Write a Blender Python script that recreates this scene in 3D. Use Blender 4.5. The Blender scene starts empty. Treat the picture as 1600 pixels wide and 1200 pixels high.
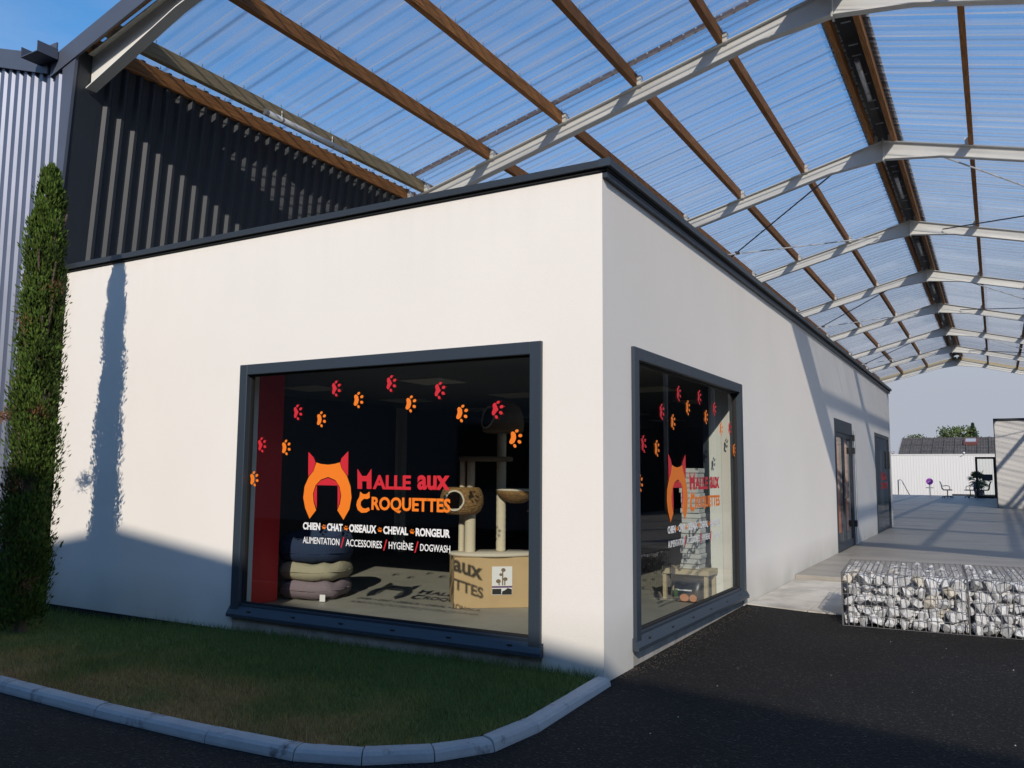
import bpy, bmesh, math, random
import numpy as np
from mathutils import Vector, Matrix
random.seed(7); rng = np.random.default_rng(7)
S = bpy.context.scene; COL = S.collection; R = math.radians

# ------------------------------------------------------------------ camera, sky, sun, exposure
cam_d = bpy.data.cameras.new('camera'); cam = bpy.data.objects.new('camera', cam_d); COL.objects.link(cam)
S.camera = cam
pit, yaw, rol = .1053, .5254, .0075
F = Vector((-math.sin(yaw)*math.cos(pit), math.cos(yaw)*math.cos(pit), math.sin(pit)))
Rt = Vector((math.cos(yaw), math.sin(yaw), 0)); Up = Rt.cross(F)
R2 = Rt*math.cos(rol)+Up*math.sin(rol); U2 = -Rt*math.sin(rol)+Up*math.cos(rol)
m = Matrix((R2, U2, -F)).transposed().to_4x4(); m.translation = Vector((2.4285, -5.4964, 1.35))
cam.matrix_world = m
cam_d.sensor_width = 36; cam_d.lens = 36*1300.73/1600; cam_d.clip_start = .05; cam_d.clip_end = 3000

SUN = Vector((.785, -1.80, 1.0)).normalized()          # towards the sun
elev = math.asin(SUN.z); azi = math.atan2(SUN.x, SUN.y)
W = bpy.data.worlds.new('World'); S.world = W; W.use_nodes = True
nt = W.node_tree; nt.nodes.clear(); N = nt.nodes.new; L = nt.links.new
out = N('ShaderNodeOutputWorld'); bg = N('ShaderNodeBackground'); bg.inputs[1].default_value = .148
sky = N('ShaderNodeTexSky'); sky.sky_type = 'NISHITA'; sky.sun_disc = False
sky.sun_elevation = elev; sky.sun_rotation = azi; sky.air_density = 1.0; sky.dust_density = .25; sky.ozone_density = 2.0
tc = N('ShaderNodeTexCoord'); sep = N('ShaderNodeSeparateXYZ'); L(tc.outputs['Generated'], sep.inputs[0])
mp = N('ShaderNodeMapping'); mp.inputs['Scale'].default_value = (1.6, 1.6, 5.5); L(tc.outputs['Generated'], mp.inputs[0])
mp.inputs['Rotation'].default_value = (.1, .2, .7)
nz = N('ShaderNodeTexNoise'); nz.inputs['Scale'].default_value = 2.1; nz.inputs['Detail'].default_value = 8; nz.inputs['Roughness'].default_value = .62
L(mp.outputs[0], nz.inputs['Vector'])
cr = N('ShaderNodeValToRGB'); cr.color_ramp.elements[0].position = .46; cr.color_ramp.elements[1].position = .78
L(nz.outputs['Fac'], cr.inputs[0])
hz = N('ShaderNodeMapRange'); hz.inputs['From Min'].default_value = .02; hz.inputs['From Max'].default_value = .55
hz.inputs['To Min'].default_value = 1.0; hz.inputs['To Max'].default_value = .35; L(sep.outputs['Z'], hz.inputs['Value'])
mul = N('ShaderNodeMath'); mul.operation = 'MULTIPLY'; L(cr.outputs[0], mul.inputs[0]); L(hz.outputs[0], mul.inputs[1])
mul2 = N('ShaderNodeMath'); mul2.operation = 'MULTIPLY'; mul2.inputs[1].default_value = .5; L(mul.outputs[0], mul2.inputs[0])
hs = N('ShaderNodeHueSaturation'); hs.inputs['Saturation'].default_value = 1.3; hs.inputs['Value'].default_value = 1.25; L(sky.outputs[0], hs.inputs['Color'])
mx = N('ShaderNodeMixRGB'); mx.inputs[2].default_value = (3.6, 3.8, 4.6, 1); L(mul2.outputs[0], mx.inputs[0]); L(hs.outputs[0], mx.inputs[1])
h2 = N('ShaderNodeMapRange'); h2.interpolation_type = 'SMOOTHSTEP'; h2.inputs['From Min'].default_value = .08; h2.inputs['From Max'].default_value = .47
h2.inputs['To Min'].default_value = 1.0; h2.inputs['To Max'].default_value = 0; L(sep.outputs['Z'], h2.inputs['Value'])
mh = N('ShaderNodeMixRGB'); mh.inputs[2].default_value = (2.8, 3.0, 3.5, 1); L(h2.outputs[0], mh.inputs[0]); L(mx.outputs[0], mh.inputs[1])
L(mh.outputs[0], bg.inputs[0]); L(bg.outputs[0], out.inputs[0])

sd = bpy.data.lights.new('sun', 'SUN'); sd.energy = 3.7; sd.angle = R(.53); sd.color = (1, .90, .765)
sun = bpy.data.objects.new('sun', sd); COL.objects.link(sun); sun.location = (20, -40, 30)
sun.rotation_euler = (-SUN).to_track_quat('-Z', 'Y').to_euler()
S.view_settings.view_transform = 'Standard'; S.view_settings.look = 'None'; S.view_settings.exposure = .06; S.view_settings.gamma = 1
S.view_settings.use_curve_mapping = False
S.cycles.max_bounces = 10; S.cycles.transparent_max_bounces = 24; S.cycles.diffuse_bounces = 4; S.cycles.glossy_bounces = 4
S.cycles.caustics_reflective = False; S.cycles.caustics_refractive = False

# ------------------------------------------------------------------ materials
def mat(name, col, rough=.7, metal=0, noise=None, bump=None, spec=.5, col2=None, rnd=0, stretch=None, vor=None):
    """noise=(scale, amount) colour variation towards col2; bump=(scale, strength, dist); rnd = per-object/per-island value jitter"""
    M = bpy.data.materials.new(name); M.use_nodes = True; t = M.node_tree; b = t.nodes['Principled BSDF']
    b.inputs['Roughness'].default_value = rough; b.inputs['Metallic'].default_value = metal; b.inputs['Specular IOR Level'].default_value = spec
    c4 = (*col, 1); b.inputs['Base Color'].default_value = c4
    n = t.nodes.new; l = t.links.new; tcn = n('ShaderNodeTexCoord'); vec = tcn.outputs['Object']
    if stretch:
        mpn = n('ShaderNodeMapping'); mpn.inputs['Scale'].default_value = stretch; l(vec, mpn.inputs[0]); vec = mpn.outputs[0]
    last = None
    if noise:
        a = n('ShaderNodeTexNoise'); a.inputs['Scale'].default_value = noise[0]; a.inputs['Detail'].default_value = 7; a.inputs['Roughness'].default_value = .6; l(vec, a.inputs['Vector'])
        r = n('ShaderNodeValToRGB'); r.color_ramp.elements[0].position = .33; r.color_ramp.elements[1].position = .68; l(a.outputs['Fac'], r.inputs[0])
        x = n('ShaderNodeMixRGB'); x.inputs[1].default_value = c4
        x.inputs[2].default_value = (*(col2 if col2 else [v*(1-noise[1]) for v in col]), 1); l(r.outputs[0], x.inputs[0]); last = x.outputs[0]
    if rnd:
        oi = n('ShaderNodeObjectInfo'); ge = n('ShaderNodeNewGeometry'); ad = n('ShaderNodeMath'); ad.operation = 'ADD'
        l(oi.outputs['Random'], ad.inputs[0]); l(ge.outputs['Random Per Island'], ad.inputs[1])
        fr = n('ShaderNodeMath'); fr.operation = 'FRACT'; l(ad.outputs[0], fr.inputs[0])
        mr = n('ShaderNodeMapRange'); mr.inputs['To Min'].default_value = 1-rnd; mr.inputs['To Max'].default_value = 1+rnd; l(fr.outputs[0], mr.inputs['Value'])
        hv = n('ShaderNodeHueSaturation'); l(mr.outputs[0], hv.inputs['Value'])
        if last: l(last, hv.inputs['Color'])
        else: hv.inputs['Color'].default_value = c4
        last = hv.outputs[0]
    if last: l(last, b.inputs['Base Color'])
    if bump:
        a = n('ShaderNodeTexNoise'); a.inputs['Scale'].default_value = bump[0]; a.inputs['Detail'].default_value = 5; l(vec, a.inputs['Vector'])
        bp = n('ShaderNodeBump'); bp.inputs['Strength'].default_value = bump[1]; bp.inputs['Distance'].default_value = bump[2]
        l(a.outputs['Fac'], bp.inputs['Height']); l(bp.outputs[0], b.inputs['Normal'])
    M['b'] = 1
    return M

def stucco():
    M = mat('render_coat', (.78, .75, .71), .92, bump=(200, .4, .006), spec=.15)
    t = M.node_tree; n = t.nodes.new; l = t.links.new; b = t.nodes['Principled BSDF']
    ge = n('ShaderNodeNewGeometry'); sp = n('ShaderNodeSeparateXYZ'); l(ge.outputs['Position'], sp.inputs[0])
    a = n('ShaderNodeTexNoise'); a.inputs['Scale'].default_value = 1.3; a.inputs['Detail'].default_value = 8; l(ge.outputs['Position'], a.inputs['Vector'])
    mr = n('ShaderNodeMapRange'); mr.inputs['From Min'].default_value = -.15; mr.inputs['From Max'].default_value = .38; mr.inputs['To Min'].default_value = .8; mr.inputs['To Max'].default_value = 0; l(sp.outputs['Z'], mr.inputs['Value'])
    mu = n('ShaderNodeMath'); mu.operation = 'MULTIPLY'; l(a.outputs['Fac'], mu.inputs[0]); l(mr.outputs[0], mu.inputs[1])
    x = n('ShaderNodeMixRGB'); x.inputs[1].default_value = (.78, .75, .71, 1); x.inputs[2].default_value = (.16, .17, .09, 1); l(mu.outputs[0], x.inputs[0])
    a2 = n('ShaderNodeTexNoise'); a2.inputs['Scale'].default_value = .7; a2.inputs['Detail'].default_value = 9; l(ge.outputs['Position'], a2.inputs['Vector'])
    m2 = n('ShaderNodeMapRange'); m2.inputs['To Min'].default_value = .94; m2.inputs['To Max'].default_value = 1.05; l(a2.outputs['Fac'], m2.inputs['Value'])
    hv = n('ShaderNodeHueSaturation'); mpd = n('ShaderNodeMapping'); mpd.inputs['Scale'].default_value = (9, 9, .5); l(ge.outputs['Position'], mpd.inputs[0]); a3 = n('ShaderNodeTexNoise'); a3.inputs['Scale'].default_value = 1; a3.inputs['Detail'].default_value = 4; l(mpd.outputs[0], a3.inputs['Vector'])
    md = n('ShaderNodeMapRange'); md.inputs['From Min'].default_value = 2.7; md.inputs['From Max'].default_value = 3.57; md.inputs['To Min'].default_value = 0; md.inputs['To Max'].default_value = .06; l(sp.outputs['Z'], md.inputs['Value'])
    rd = n('ShaderNodeMapRange'); rd.inputs['From Min'].default_value = .45; rd.inputs['From Max'].default_value = .8; l(a3.outputs['Fac'], rd.inputs['Value']); mm = n('ShaderNodeMath'); mm.operation = 'MULTIPLY'; l(md.outputs[0], mm.inputs[0]); l(rd.outputs[0], mm.inputs[1])
    xd = n('ShaderNodeMixRGB'); xd.inputs[2].default_value = (.36, .35, .33, 1); l(mm.outputs[0], xd.inputs[0]); l(x.outputs[0], xd.inputs[1])
    l(m2.outputs[0], hv.inputs['Value']); l(xd.outputs[0], hv.inputs['Color']); l(hv.outputs[0], b.inputs['Base Color'])
    return M

def glassmat(name, tint=(.9, .93, .92), ior=1.5, diff=0.0, dcol=(.9, .9, .9), rough=0.0):
    M = bpy.data.materials.new(name); M.use_nodes = True; t = M.node_tree; t.nodes.clear(); n = t.nodes.new; l = t.links.new
    o = n('ShaderNodeOutputMaterial'); tr = n('ShaderNodeBsdfTransparent'); tr.inputs[0].default_value = (*tint, 1)
    gl = n('ShaderNodeBsdfGlossy'); gl.inputs['Roughness'].default_value = rough; gl.inputs[0].default_value = (.95, .95, .95, 1)
    fr = n('ShaderNodeFresnel'); ge = n('ShaderNodeNewGeometry'); mi = n('ShaderNodeMapRange')
    mi.inputs['To Min'].default_value = ior; mi.inputs['To Max'].default_value = 1/ior; l(ge.outputs['Backfacing'], mi.inputs['Value']); l(mi.outputs[0], fr.inputs[0])
    mx_ = n('ShaderNodeMixShader'); l(fr.outputs[0], mx_.inputs[0]); l(tr.outputs[0], mx_.inputs[1]); l(gl.outputs[0], mx_.inputs[2]); last = mx_
    if diff:
        tl = n('ShaderNodeBsdfTranslucent'); tl.inputs[0].default_value = (*dcol, 1); df = n('ShaderNodeBsdfDiffuse'); df.inputs[0].default_value = (*dcol, 1)
        a = n('ShaderNodeMixShader'); a.inputs[0].default_value = .5; l(tl.outputs[0], a.inputs[1]); l(df.outputs[0], a.inputs[2])
        m2 = n('ShaderNodeMixShader'); m2.inputs[0].default_value = diff; l(last.outputs[0], m2.inputs[1]); l(a.outputs[0], m2.inputs[2]); last = m2
    l(last.outputs[0], o.inputs[0]); return M

def lawnmat(name, k=1.0):
    """green going to straw brown along the kerb and in patches"""
    M = mat(name, (.05, .09, .02), .8, rnd=.45, spec=.2)
    t = M.node_tree; n = t.nodes.new; l = t.links.new; hv = [q for q in t.nodes if q.type == 'HUE_SAT'][0]
    ge = n('ShaderNodeNewGeometry'); a = n('ShaderNodeTexNoise'); a.inputs['Scale'].default_value = 1.5; a.inputs['Detail'].default_value = 6; l(ge.outputs['Position'], a.inputs['Vector'])
    sp = n('ShaderNodeSeparateXYZ'); l(ge.outputs['Position'], sp.inputs[0])
    mr = n('ShaderNodeMapRange'); mr.inputs['From Min'].default_value = -2.25; mr.inputs['From Max'].default_value = -.6; mr.inputs['To Min'].default_value = .42; mr.inputs['To Max'].default_value = -.18; l(sp.outputs['Y'], mr.inputs['Value'])
    ad = n('ShaderNodeMath'); ad.operation = 'ADD'; l(a.outputs['Fac'], ad.inputs[0]); l(mr.outputs[0], ad.inputs[1])
    r = n('ShaderNodeValToRGB'); r.color_ramp.elements[0].position = .44; r.color_ramp.elements[1].position = .96
    r.color_ramp.elements[0].color = (.058*k, .082*k, .022*k, 1); r.color_ramp.elements[1].color = (.21*k, .13*k, .05*k, 1)
    e = r.color_ramp.elements.new(.68); e.color = (.105*k, .10*k, .028*k, 1)
    l(ad.outputs[0], r.inputs[0]); l(r.outputs[0], hv.inputs['Color']); return M

def asphaltmat():
    M = mat('asphalt', (.021, .0205, .0205), .85, bump=(90, 1.0, .012), spec=.22)
    t = M.node_tree; n = t.nodes.new; l = t.links.new; b = t.nodes['Principled BSDF']; ge = n('ShaderNodeNewGeometry')
    v = n('ShaderNodeTexVoronoi'); v.inputs['Scale'].default_value = 80; l(ge.outputs['Position'], v.inputs['Vector'])
    r = n('ShaderNodeValToRGB'); r.color_ramp.elements[0].position = .0; r.color_ramp.elements[0].color = (.008, .008, .009, 1); r.color_ramp.elements[1].position = 1; r.color_ramp.elements[1].color = (.075, .068, .06, 1)
    e = r.color_ramp.elements.new(.72); e.color = (.0125, .0118, .0115, 1)
    l(v.outputs['Color'], r.inputs[0])
    a = n('ShaderNodeTexNoise'); a.inputs['Scale'].default_value = .9; a.inputs['Detail'].default_value = 6; l(ge.outputs['Position'], a.inputs['Vector'])
    mr = n('ShaderNodeMapRange'); mr.inputs['To Min'].default_value = .45; mr.inputs['To Max'].default_value = 1.55; l(a.outputs['Fac'], mr.inputs['Value'])
    hv = n('ShaderNodeHueSaturation'); l(mr.outputs[0], hv.inputs['Value']); l(r.outputs[0], hv.inputs['Color']); l(hv.outputs[0], b.inputs['Base Color'])
    bp = [q for q in t.nodes if q.type == 'BUMP'][0]; l(v.outputs['Distance'], bp.inputs['Height'])
    return M

M = {}
M['stucco'] = stucco()
M['concrete'] = mat('raw_concrete', (.42, .40, .36), .9, noise=(6, .35), bump=(60, .4, .01))
M['frame'] = mat('anthracite_paint', (.030, .042, .058), .42)
M['cap'] = mat('cap_flashing', (.028, .034, .042), .4)
M['gap'] = mat('black_seal_and_shadow_gap', (.012, .012, .013), .8)  # near-black for glazing beads and for the shade painted under the parapet cap
M['glass'] = glassmat('window_glass', (.86, .89, .87), 1.5)
M['glassdark'] = glassmat('tinted_glass', (.35, .38, .36), 1.55)
M['clad'] = mat('grey_metal_cladding', (.17, .19, .25), .42, metal=.62, noise=(2, .1))
M['cladflat'] = mat('slate_metal_flashing', (.075, .088, .125), .45, noise=(2, .15))
M['dark'] = mat('dark_cladding', (.013, .019, .028), .55, spec=.55, noise=(3, .25))
M['white_steel'] = mat('white_steel', (.74, .73, .69), .5, noise=(4, .06))
M['rod'] = mat('white_rod', (.6, .6, .6), .4); M['rodd'] = mat('dark_rod', (.05, .05, .06), .4)
M['wood'] = mat('treated_timber', (.46, .20, .055), .75, noise=(5, .6), col2=(.13, .05, .013), stretch=(14, .55, 14), bump=(30, .3, .01), rnd=.25)
M['woodgrey'] = mat('weathered_timber', (.36, .28, .16), .8, noise=(5, .5), stretch=(14, .55, 14), bump=(30, .3, .01))
M['sheet'] = glassmat('clear_corrugated_sheet', (.85, .87, .895), 1.42, diff=.2, dcol=(.80, .82, .85), rough=.12)
def _streaks(M_):
    t = M_.node_tree; n = t.nodes.new; l = t.links.new; mxs = [q for q in t.nodes if q.type == 'MIX_SHADER' and abs(q.inputs[0].default_value-.2) < 1e-4 and not q.inputs[0].links][0]
    tc_ = n('ShaderNodeTexCoord'); oi = n('ShaderNodeObjectInfo'); vm = n('ShaderNodeVectorMath'); vm.operation = 'MULTIPLY_ADD'; vm.inputs[1].default_value = (.5, 9, .5)
    cb = n('ShaderNodeCombineXYZ'); mm = n('ShaderNodeMath'); mm.operation = 'MULTIPLY'; mm.inputs[1].default_value = 50; l(oi.outputs['Random'], mm.inputs[0]); l(mm.outputs[0], cb.inputs[0]); l(mm.outputs[0], cb.inputs[1])
    l(tc_.outputs['Object'], vm.inputs[0]); l(cb.outputs[0], vm.inputs[2]); a = n('ShaderNodeTexNoise'); a.inputs['Scale'].default_value = 1.0; a.inputs['Detail'].default_value = 5; l(vm.outputs[0], a.inputs['Vector'])
    r = n('ShaderNodeMapRange'); r.inputs['From Min'].default_value = .3; r.inputs['From Max'].default_value = .75; r.inputs['To Min'].default_value = .12; r.inputs['To Max'].default_value = .50; l(a.outputs['Fac'], r.inputs['Value'])
    sp = n('ShaderNodeSeparateXYZ'); l(tc_.outputs['Object'], sp.inputs[0])
    l(r.outputs[0], mxs.inputs[0])
_streaks(M['sheet'])
M['strip'] = mat('red_brown_joint_strip', (.30, .07, .055), .7, noise=(8, .4))
M['ridge'] = mat('dark_ridge_cap', (.02, .02, .02), .5)
M['white'] = mat('white_plastic', (.75, .75, .75), .4)
M['tube'] = mat('frosted_tube', (.62, .64, .66), .25)
M['metal'] = mat('galvanised', (.5, .5, .5), .4, metal=.9)
M['steelpost'] = mat('steel_post', (.35, .36, .38), .4, metal=.6)
M['asphalt'] = asphaltmat()
def _stain(M_, col, sc, lo, hi):
    t = M_.node_tree; n = t.nodes.new; l = t.links.new; b_ = t.nodes['Principled BSDF']; src = b_.inputs['Base Color'].links[0].from_socket
    ge = n('ShaderNodeNewGeometry'); a = n('ShaderNodeTexNoise'); a.inputs['Scale'].default_value = sc; a.inputs['Detail'].default_value = 8; a.inputs['Roughness'].default_value = .65; l(ge.outputs['Position'], a.inputs['Vector'])
    r = n('ShaderNodeMapRange'); r.inputs['From Min'].default_value = lo; r.inputs['From Max'].default_value = hi; l(a.outputs['Fac'], r.inputs['Value'])
    x = n('ShaderNodeMixRGB'); x.inputs[2].default_value = (*col, 1); l(r.outputs[0], x.inputs[0]); l(src, x.inputs[1]); l(x.outputs[0], b_.inputs['Base Color'])
M['ground'] = mat('earth', (.08, .075, .05), .95, noise=(.2, .4))
M['pave'] = mat('pale_paving', (.58, .55, .49), .8, noise=(3, .22), bump=(70, .25, .006), rnd=.05)
M['hallfloor'] = mat('polished_concrete', (.33, .31, .28), .48, noise=(.9, .28), spec=.25, rnd=.06, stretch=(1, 2.2, 1))
M['kerb'] = mat('kerb_concrete', (.43, .43, .42), .85, noise=(7, .75), col2=(.36, .36, .36), bump=(45, .35, .01), rnd=.06)
_stain(M['kerb'], (.09, .075, .07), 5.5, .56, .68); _stain(M['hallfloor'], (.12, .115, .11), .8, .55, .8); _stain(M['pave'], (.30, .28, .25), 1.5, .5, .75)
M['lawn'] = lawnmat('lawn_soil', .9); M['grass'] = lawnmat('grass_blade', 1.9)
M['needle'] = mat('cypress_needles', (.075, .125, .02), .75, rnd=.5, noise=(3.5, .55), spec=.2)
M['deadtwig'] = mat('dead_twigs', (.16, .075, .03), .9, rnd=.3)
M['bark'] = mat('bark', (.10, .07, .05), .95, bump=(40, .6, .02))
M['leaf'] = mat('tree_leaves', (.07, .10, .03), .8, rnd=.5, spec=.2)
M['leaf2'] = mat('conifer_leaves', (.035, .06, .03), .85, rnd=.4, spec=.2)
M['stone'] = mat('limestone', (.71, .725, .75), .85, noise=(5, .3), rnd=.14, bump=(25, .5, .02))
M['stonewarm'] = mat('warm_limestone', (.70, .66, .58), .85, noise=(9, .3), rnd=.12, bump=(25, .5, .02))
M['wire'] = mat('galvanised_wire', (.16, .16, .17), .6, metal=.3)
M['floorin'] = mat('shop_floor', (.36, .345, .30), .55, noise=(2.2, .22), bump=(20, .05, .01))
M['wallin'] = mat('shop_inner_wall', (.085, .085, .09), .8); M['ceilin'] = mat('shop_ceiling', (.17, .17, .16), .9)
M['lamp'] = mat('ceiling_diffuser', (.72, .70, .64), .5)
M['partwhite'] = mat('white_board', (.76, .77, .74), .7)
M['redwall'] = mat('red_board', (.72, .022, .025), .55)
M['vred'] = mat('red_vinyl', (.58, .018, .030), .5); M['vorange'] = mat('orange_vinyl', (.85, .20, .012), .5); M['vwhite'] = mat('white_vinyl', (.80, .80, .80), .5)
M['vdark'] = mat('dark_red_vinyl_edge', (.16, .008, .01), .5)
M['card'] = mat('cardboard', (.52, .36, .19), .85, noise=(4, .1), bump=(50, .1, .004))
M['print'] = mat('printed_paper', (.74, .73, .74), .5); M['purple'] = mat('purple_print', (.12, .05, .18), .5); M['black'] = mat('black_plastic', (.012, .012, .013), .5)
M['navy'] = mat('navy_fabric', (.018, .035, .085), .95, bump=(60, .5, .01)); M['beige'] = mat('beige_fabric', (.34, .31, .22), .95, bump=(40, .5, .01)); M['mauve'] = mat('mauve_fabric', (.20, .155, .18), .95, bump=(40, .5, .01))
M['sisal'] = mat('sisal_rope', (.66, .58, .43), .9, noise=(60, .2), stretch=(1, 1, 6), bump=(80, .6, .006))
M['plush'] = mat('beige_plush', (.58, .52, .42), .95, bump=(90, .5, .01)); M['plushdark'] = mat('brown_plush', (.20, .14, .09), .95, bump=(90, .5, .01))
M['basket'] = mat('woven_banana_leaf', (.38, .21, .07), .85, noise=(38, .75), bump=(45, 1.0, .02), stretch=(1, 1, 2.2))
M['carton'] = mat('pale_grey_carton', (.56, .58, .58), .5, noise=(12, .15), rnd=.08)
M['plank'] = mat('pale_wood', (.50, .42, .27), .7, noise=(4, .2), stretch=(2, 14, 14))
M['bag'] = mat('dark_feed_bag', (.015, .016, .018), .35); M['tan'] = mat('tan_print', (.5, .2, .09), .5); M['green'] = mat('green_print', (.04, .12, .03), .5)
M['orange'] = mat('orange_banner', (.92, .22, .03), .7)
M['fence'] = mat('white_cladding', (.62, .62, .62), .55)
M['tile'] = mat('dark_roof_sheet', (.13, .12, .115), .85, noise=(7, .7), rnd=.15)
M['magenta'] = mat('magenta_paint', (.38, .06, .48), .5); M['teal'] = mat('teal_mesh', (.03, .16, .22), .7); M['greyblue'] = mat('grey_blue_mesh', (.12, .14, .19), .7)
M['palm'] = mat('palm_leaf', (.10, .14, .045), .6, rnd=.4); M['pot'] = mat('grey_pot', (.12, .12, .13), .7)
M['pane'] = mat('skylight_pane', (.42, .42, .43), .3); M['redframe'] = mat('red_flashing', (.15, .05, .04), .6)
M['ware'] = mat('neighbour_wall', (.40, .39, .38), .8, noise=(1, .1)); M['wareroof'] = mat('neighbour_roof', (.2, .2, .21), .6)
M['windowdark'] = mat('dark_window_pane', (.02, .025, .03), .1)

# ------------------------------------------------------------------ helpers
class MB:
    def __init__(s): s.v = []; s.f = []
    def add(s, v, f):
        o = len(s.v); s.v += [tuple(p) for p in v]; s.f += [tuple(i+o for i in q) for q in f]; return s
    def box(s, x0, x1, y0, y1, z0, z1):
        v = [(x, y, z) for z in (z0, z1) for y in (y0, y1) for x in (x0, x1)]
        return s.add(v, [(0, 2, 3, 1), (4, 5, 7, 6), (0, 1, 5, 4), (2, 6, 7, 3), (0, 4, 6, 2), (1, 3, 7, 5)])
    def sweep(s, pts, prof, up=(0, 0, 1), caps=True, closed=False):
        """profile (a across, b along up) swept along a polyline"""
        pts = [Vector(p) for p in pts]; n = len(pts); k = len(prof); v = []; f = []
        for i, p in enumerate(pts):
            t = (pts[min(i+1, n-1)]-pts[max(i-1, 0)]).normalized(); u = Vector(up); a = t.cross(u).normalized(); b = a.cross(t).normalized()
            sc = 1
            if 0 < i < n-1:
                d = (pts[i+1]-pts[i]).normalized().dot(t); sc = 1/max(d, .5)
            v += [p+a*(q[0]*sc)+b*q[1] for q in prof]
        for i in range(n-1):
            for j in range(k):
                j2 = (j+1) % k; f.append((i*k+j, i*k+j2, (i+1)*k+j2, (i+1)*k+j))
        if caps: f.append(tuple(range(k))[::-1]); f.append(tuple((n-1)*k+j for j in range(k)))
        return s.add(v, f)
    def tube(s, pts, r, seg=8, up=None):
        pts = [Vector(p) for p in pts]
        d = (pts[-1]-pts[0]).normalized(); up = up or ((0, 0, 1) if abs(d.z) < .9 else (1, 0, 0))
        return s.sweep(pts, [(r*math.cos(2*math.pi*i/seg), r*math.sin(2*math.pi*i/seg)) for i in range(seg)], up)
    def bar(s, p0, p1, w, h, up=(0, 0, 1)): return s.sweep([p0, p1], [(-w/2, -h/2), (w/2, -h/2), (w/2, h/2), (-w/2, h/2)], up)
    def lathe(s, prof, c=(0, 0, 0), seg=24, sx=1, sy=1):
        v = []; f = []; k = len(prof)
        for i in range(seg):
            a = 2*math.pi*i/seg
            for r, z in prof: v.append((c[0]+r*math.cos(a)*sx, c[1]+r*math.sin(a)*sy, c[2]+z))
        for i in range(seg):
            i2 = (i+1) % seg
            for j in range(k-1): f.append((i*k+j, i2*k+j, i2*k+j+1, i*k+j+1))
        return s.add(v, f)
    def prism(s, poly, fn, t):
        """flat polygon in (u,w) mapped by fn(u,w,d) and given thickness t"""
        n = len(poly); v = [fn(u, w, 0) for u, w in poly]+[fn(u, w, t) for u, w in poly]
        f = [tuple(range(n)), tuple(range(2*n-1, n-1, -1))]+[(i, i+n, (i+1) % n+n, (i+1) % n) for i in range(n)]
        return s.add(v, f)
    def mesh(s, name, m, smooth=False, fix=True):
        me = bpy.data.meshes.new(name); me.from_pydata(s.v, [], s.f)
        if fix:
            bm = bmesh.new(); bm.from_mesh(me); bmesh.ops.recalc_face_normals(bm, faces=bm.faces); bm.to_mesh(me); bm.free()
        if m: me.materials.append(m)
        if smooth:
            me.polygons.foreach_set('use_smooth', [True]*len(me.polygons))
        me.update(); return me
    def build(s, name, m, parent=None, smooth=False, loc=None, rz=0, fix=True):
        return link(name, s.mesh(name, m, smooth, fix), parent, loc, rz)

def link(name, me, parent=None, loc=None, rz=0):
    o = bpy.data.objects.new(name, me); COL.objects.link(o)
    if parent: o.parent = parent
    if loc is not None: o.location = loc
    if rz: o.rotation_euler.z = rz
    return o
def tag(o, label=None, cat=None, group=None, kind=None):
    if label: o['label'] = label
    if cat: o['category'] = cat
    if group: o['group'] = group
    if kind: o['kind'] = kind
    return o
def thing(name, label, cat, loc=(0, 0, 0), rz=0, group=None):
    o = bpy.data.objects.new(name, None); COL.objects.link(o); o.location = loc; o.rotation_euler.z = rz; o.empty_display_size = .2
    return tag(o, label, cat, group)
def copy_tree(o, parent=None):
    c = o.copy(); COL.objects.link(c); c.parent = parent
    for ch in list(o.children): copy_tree(ch, c)
    return c
def bevel(o, w, seg=2):
    md = o.modifiers.new('bevel', 'BEVEL'); md.width = w; md.segments = seg; md.limit_method = 'ANGLE'; md.angle_limit = R(40); return o
def tris_obj(name, V, m, parent=None, k=3):
    """V: (n,k,3) separate faces"""
    n = len(V); me = bpy.data.meshes.new(name); me.vertices.add(n*k); me.vertices.foreach_set('co', V.reshape(-1).astype(np.float32))
    me.loops.add(n*k); me.loops.foreach_set('vertex_index', np.arange(n*k, dtype=np.int32))
    me.polygons.add(n); me.polygons.foreach_set('loop_start', np.arange(0, n*k, k, dtype=np.int32)); me.polygons.foreach_set('loop_total', np.full(n, k, dtype=np.int32))
    me.materials.append(m); me.update(calc_edges=True); me.validate()
    return link(name, me, parent)
def text_mesh(body, x0, x1, z0, z1, bold=0.0):
    """built-in font, scaled into a box; returns verts (u,w), faces"""
    cu = bpy.data.curves.new('t', 'FONT'); cu.body = body; cu.offset = bold; cu.resolution_u = 3; cu.fill_mode = 'FRONT'
    o = bpy.data.objects.new('t', cu); COL.objects.link(o); dg = bpy.context.evaluated_depsgraph_get(); dg.update()
    me = bpy.data.meshes.new_from_object(o.evaluated_get(dg)); bpy.data.objects.remove(o); bpy.data.curves.remove(cu)
    v = np.array([p.co[:2] for p in me.vertices]); f = [tuple(p.vertices) for p in me.polygons]; bpy.data.meshes.remove(me)
    lo, hi = v.min(0), v.max(0)
    v = (v-lo)/(hi-lo)*np.array([x1-x0, z1-z0])+np.array([x0, z0]); return v, f

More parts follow.
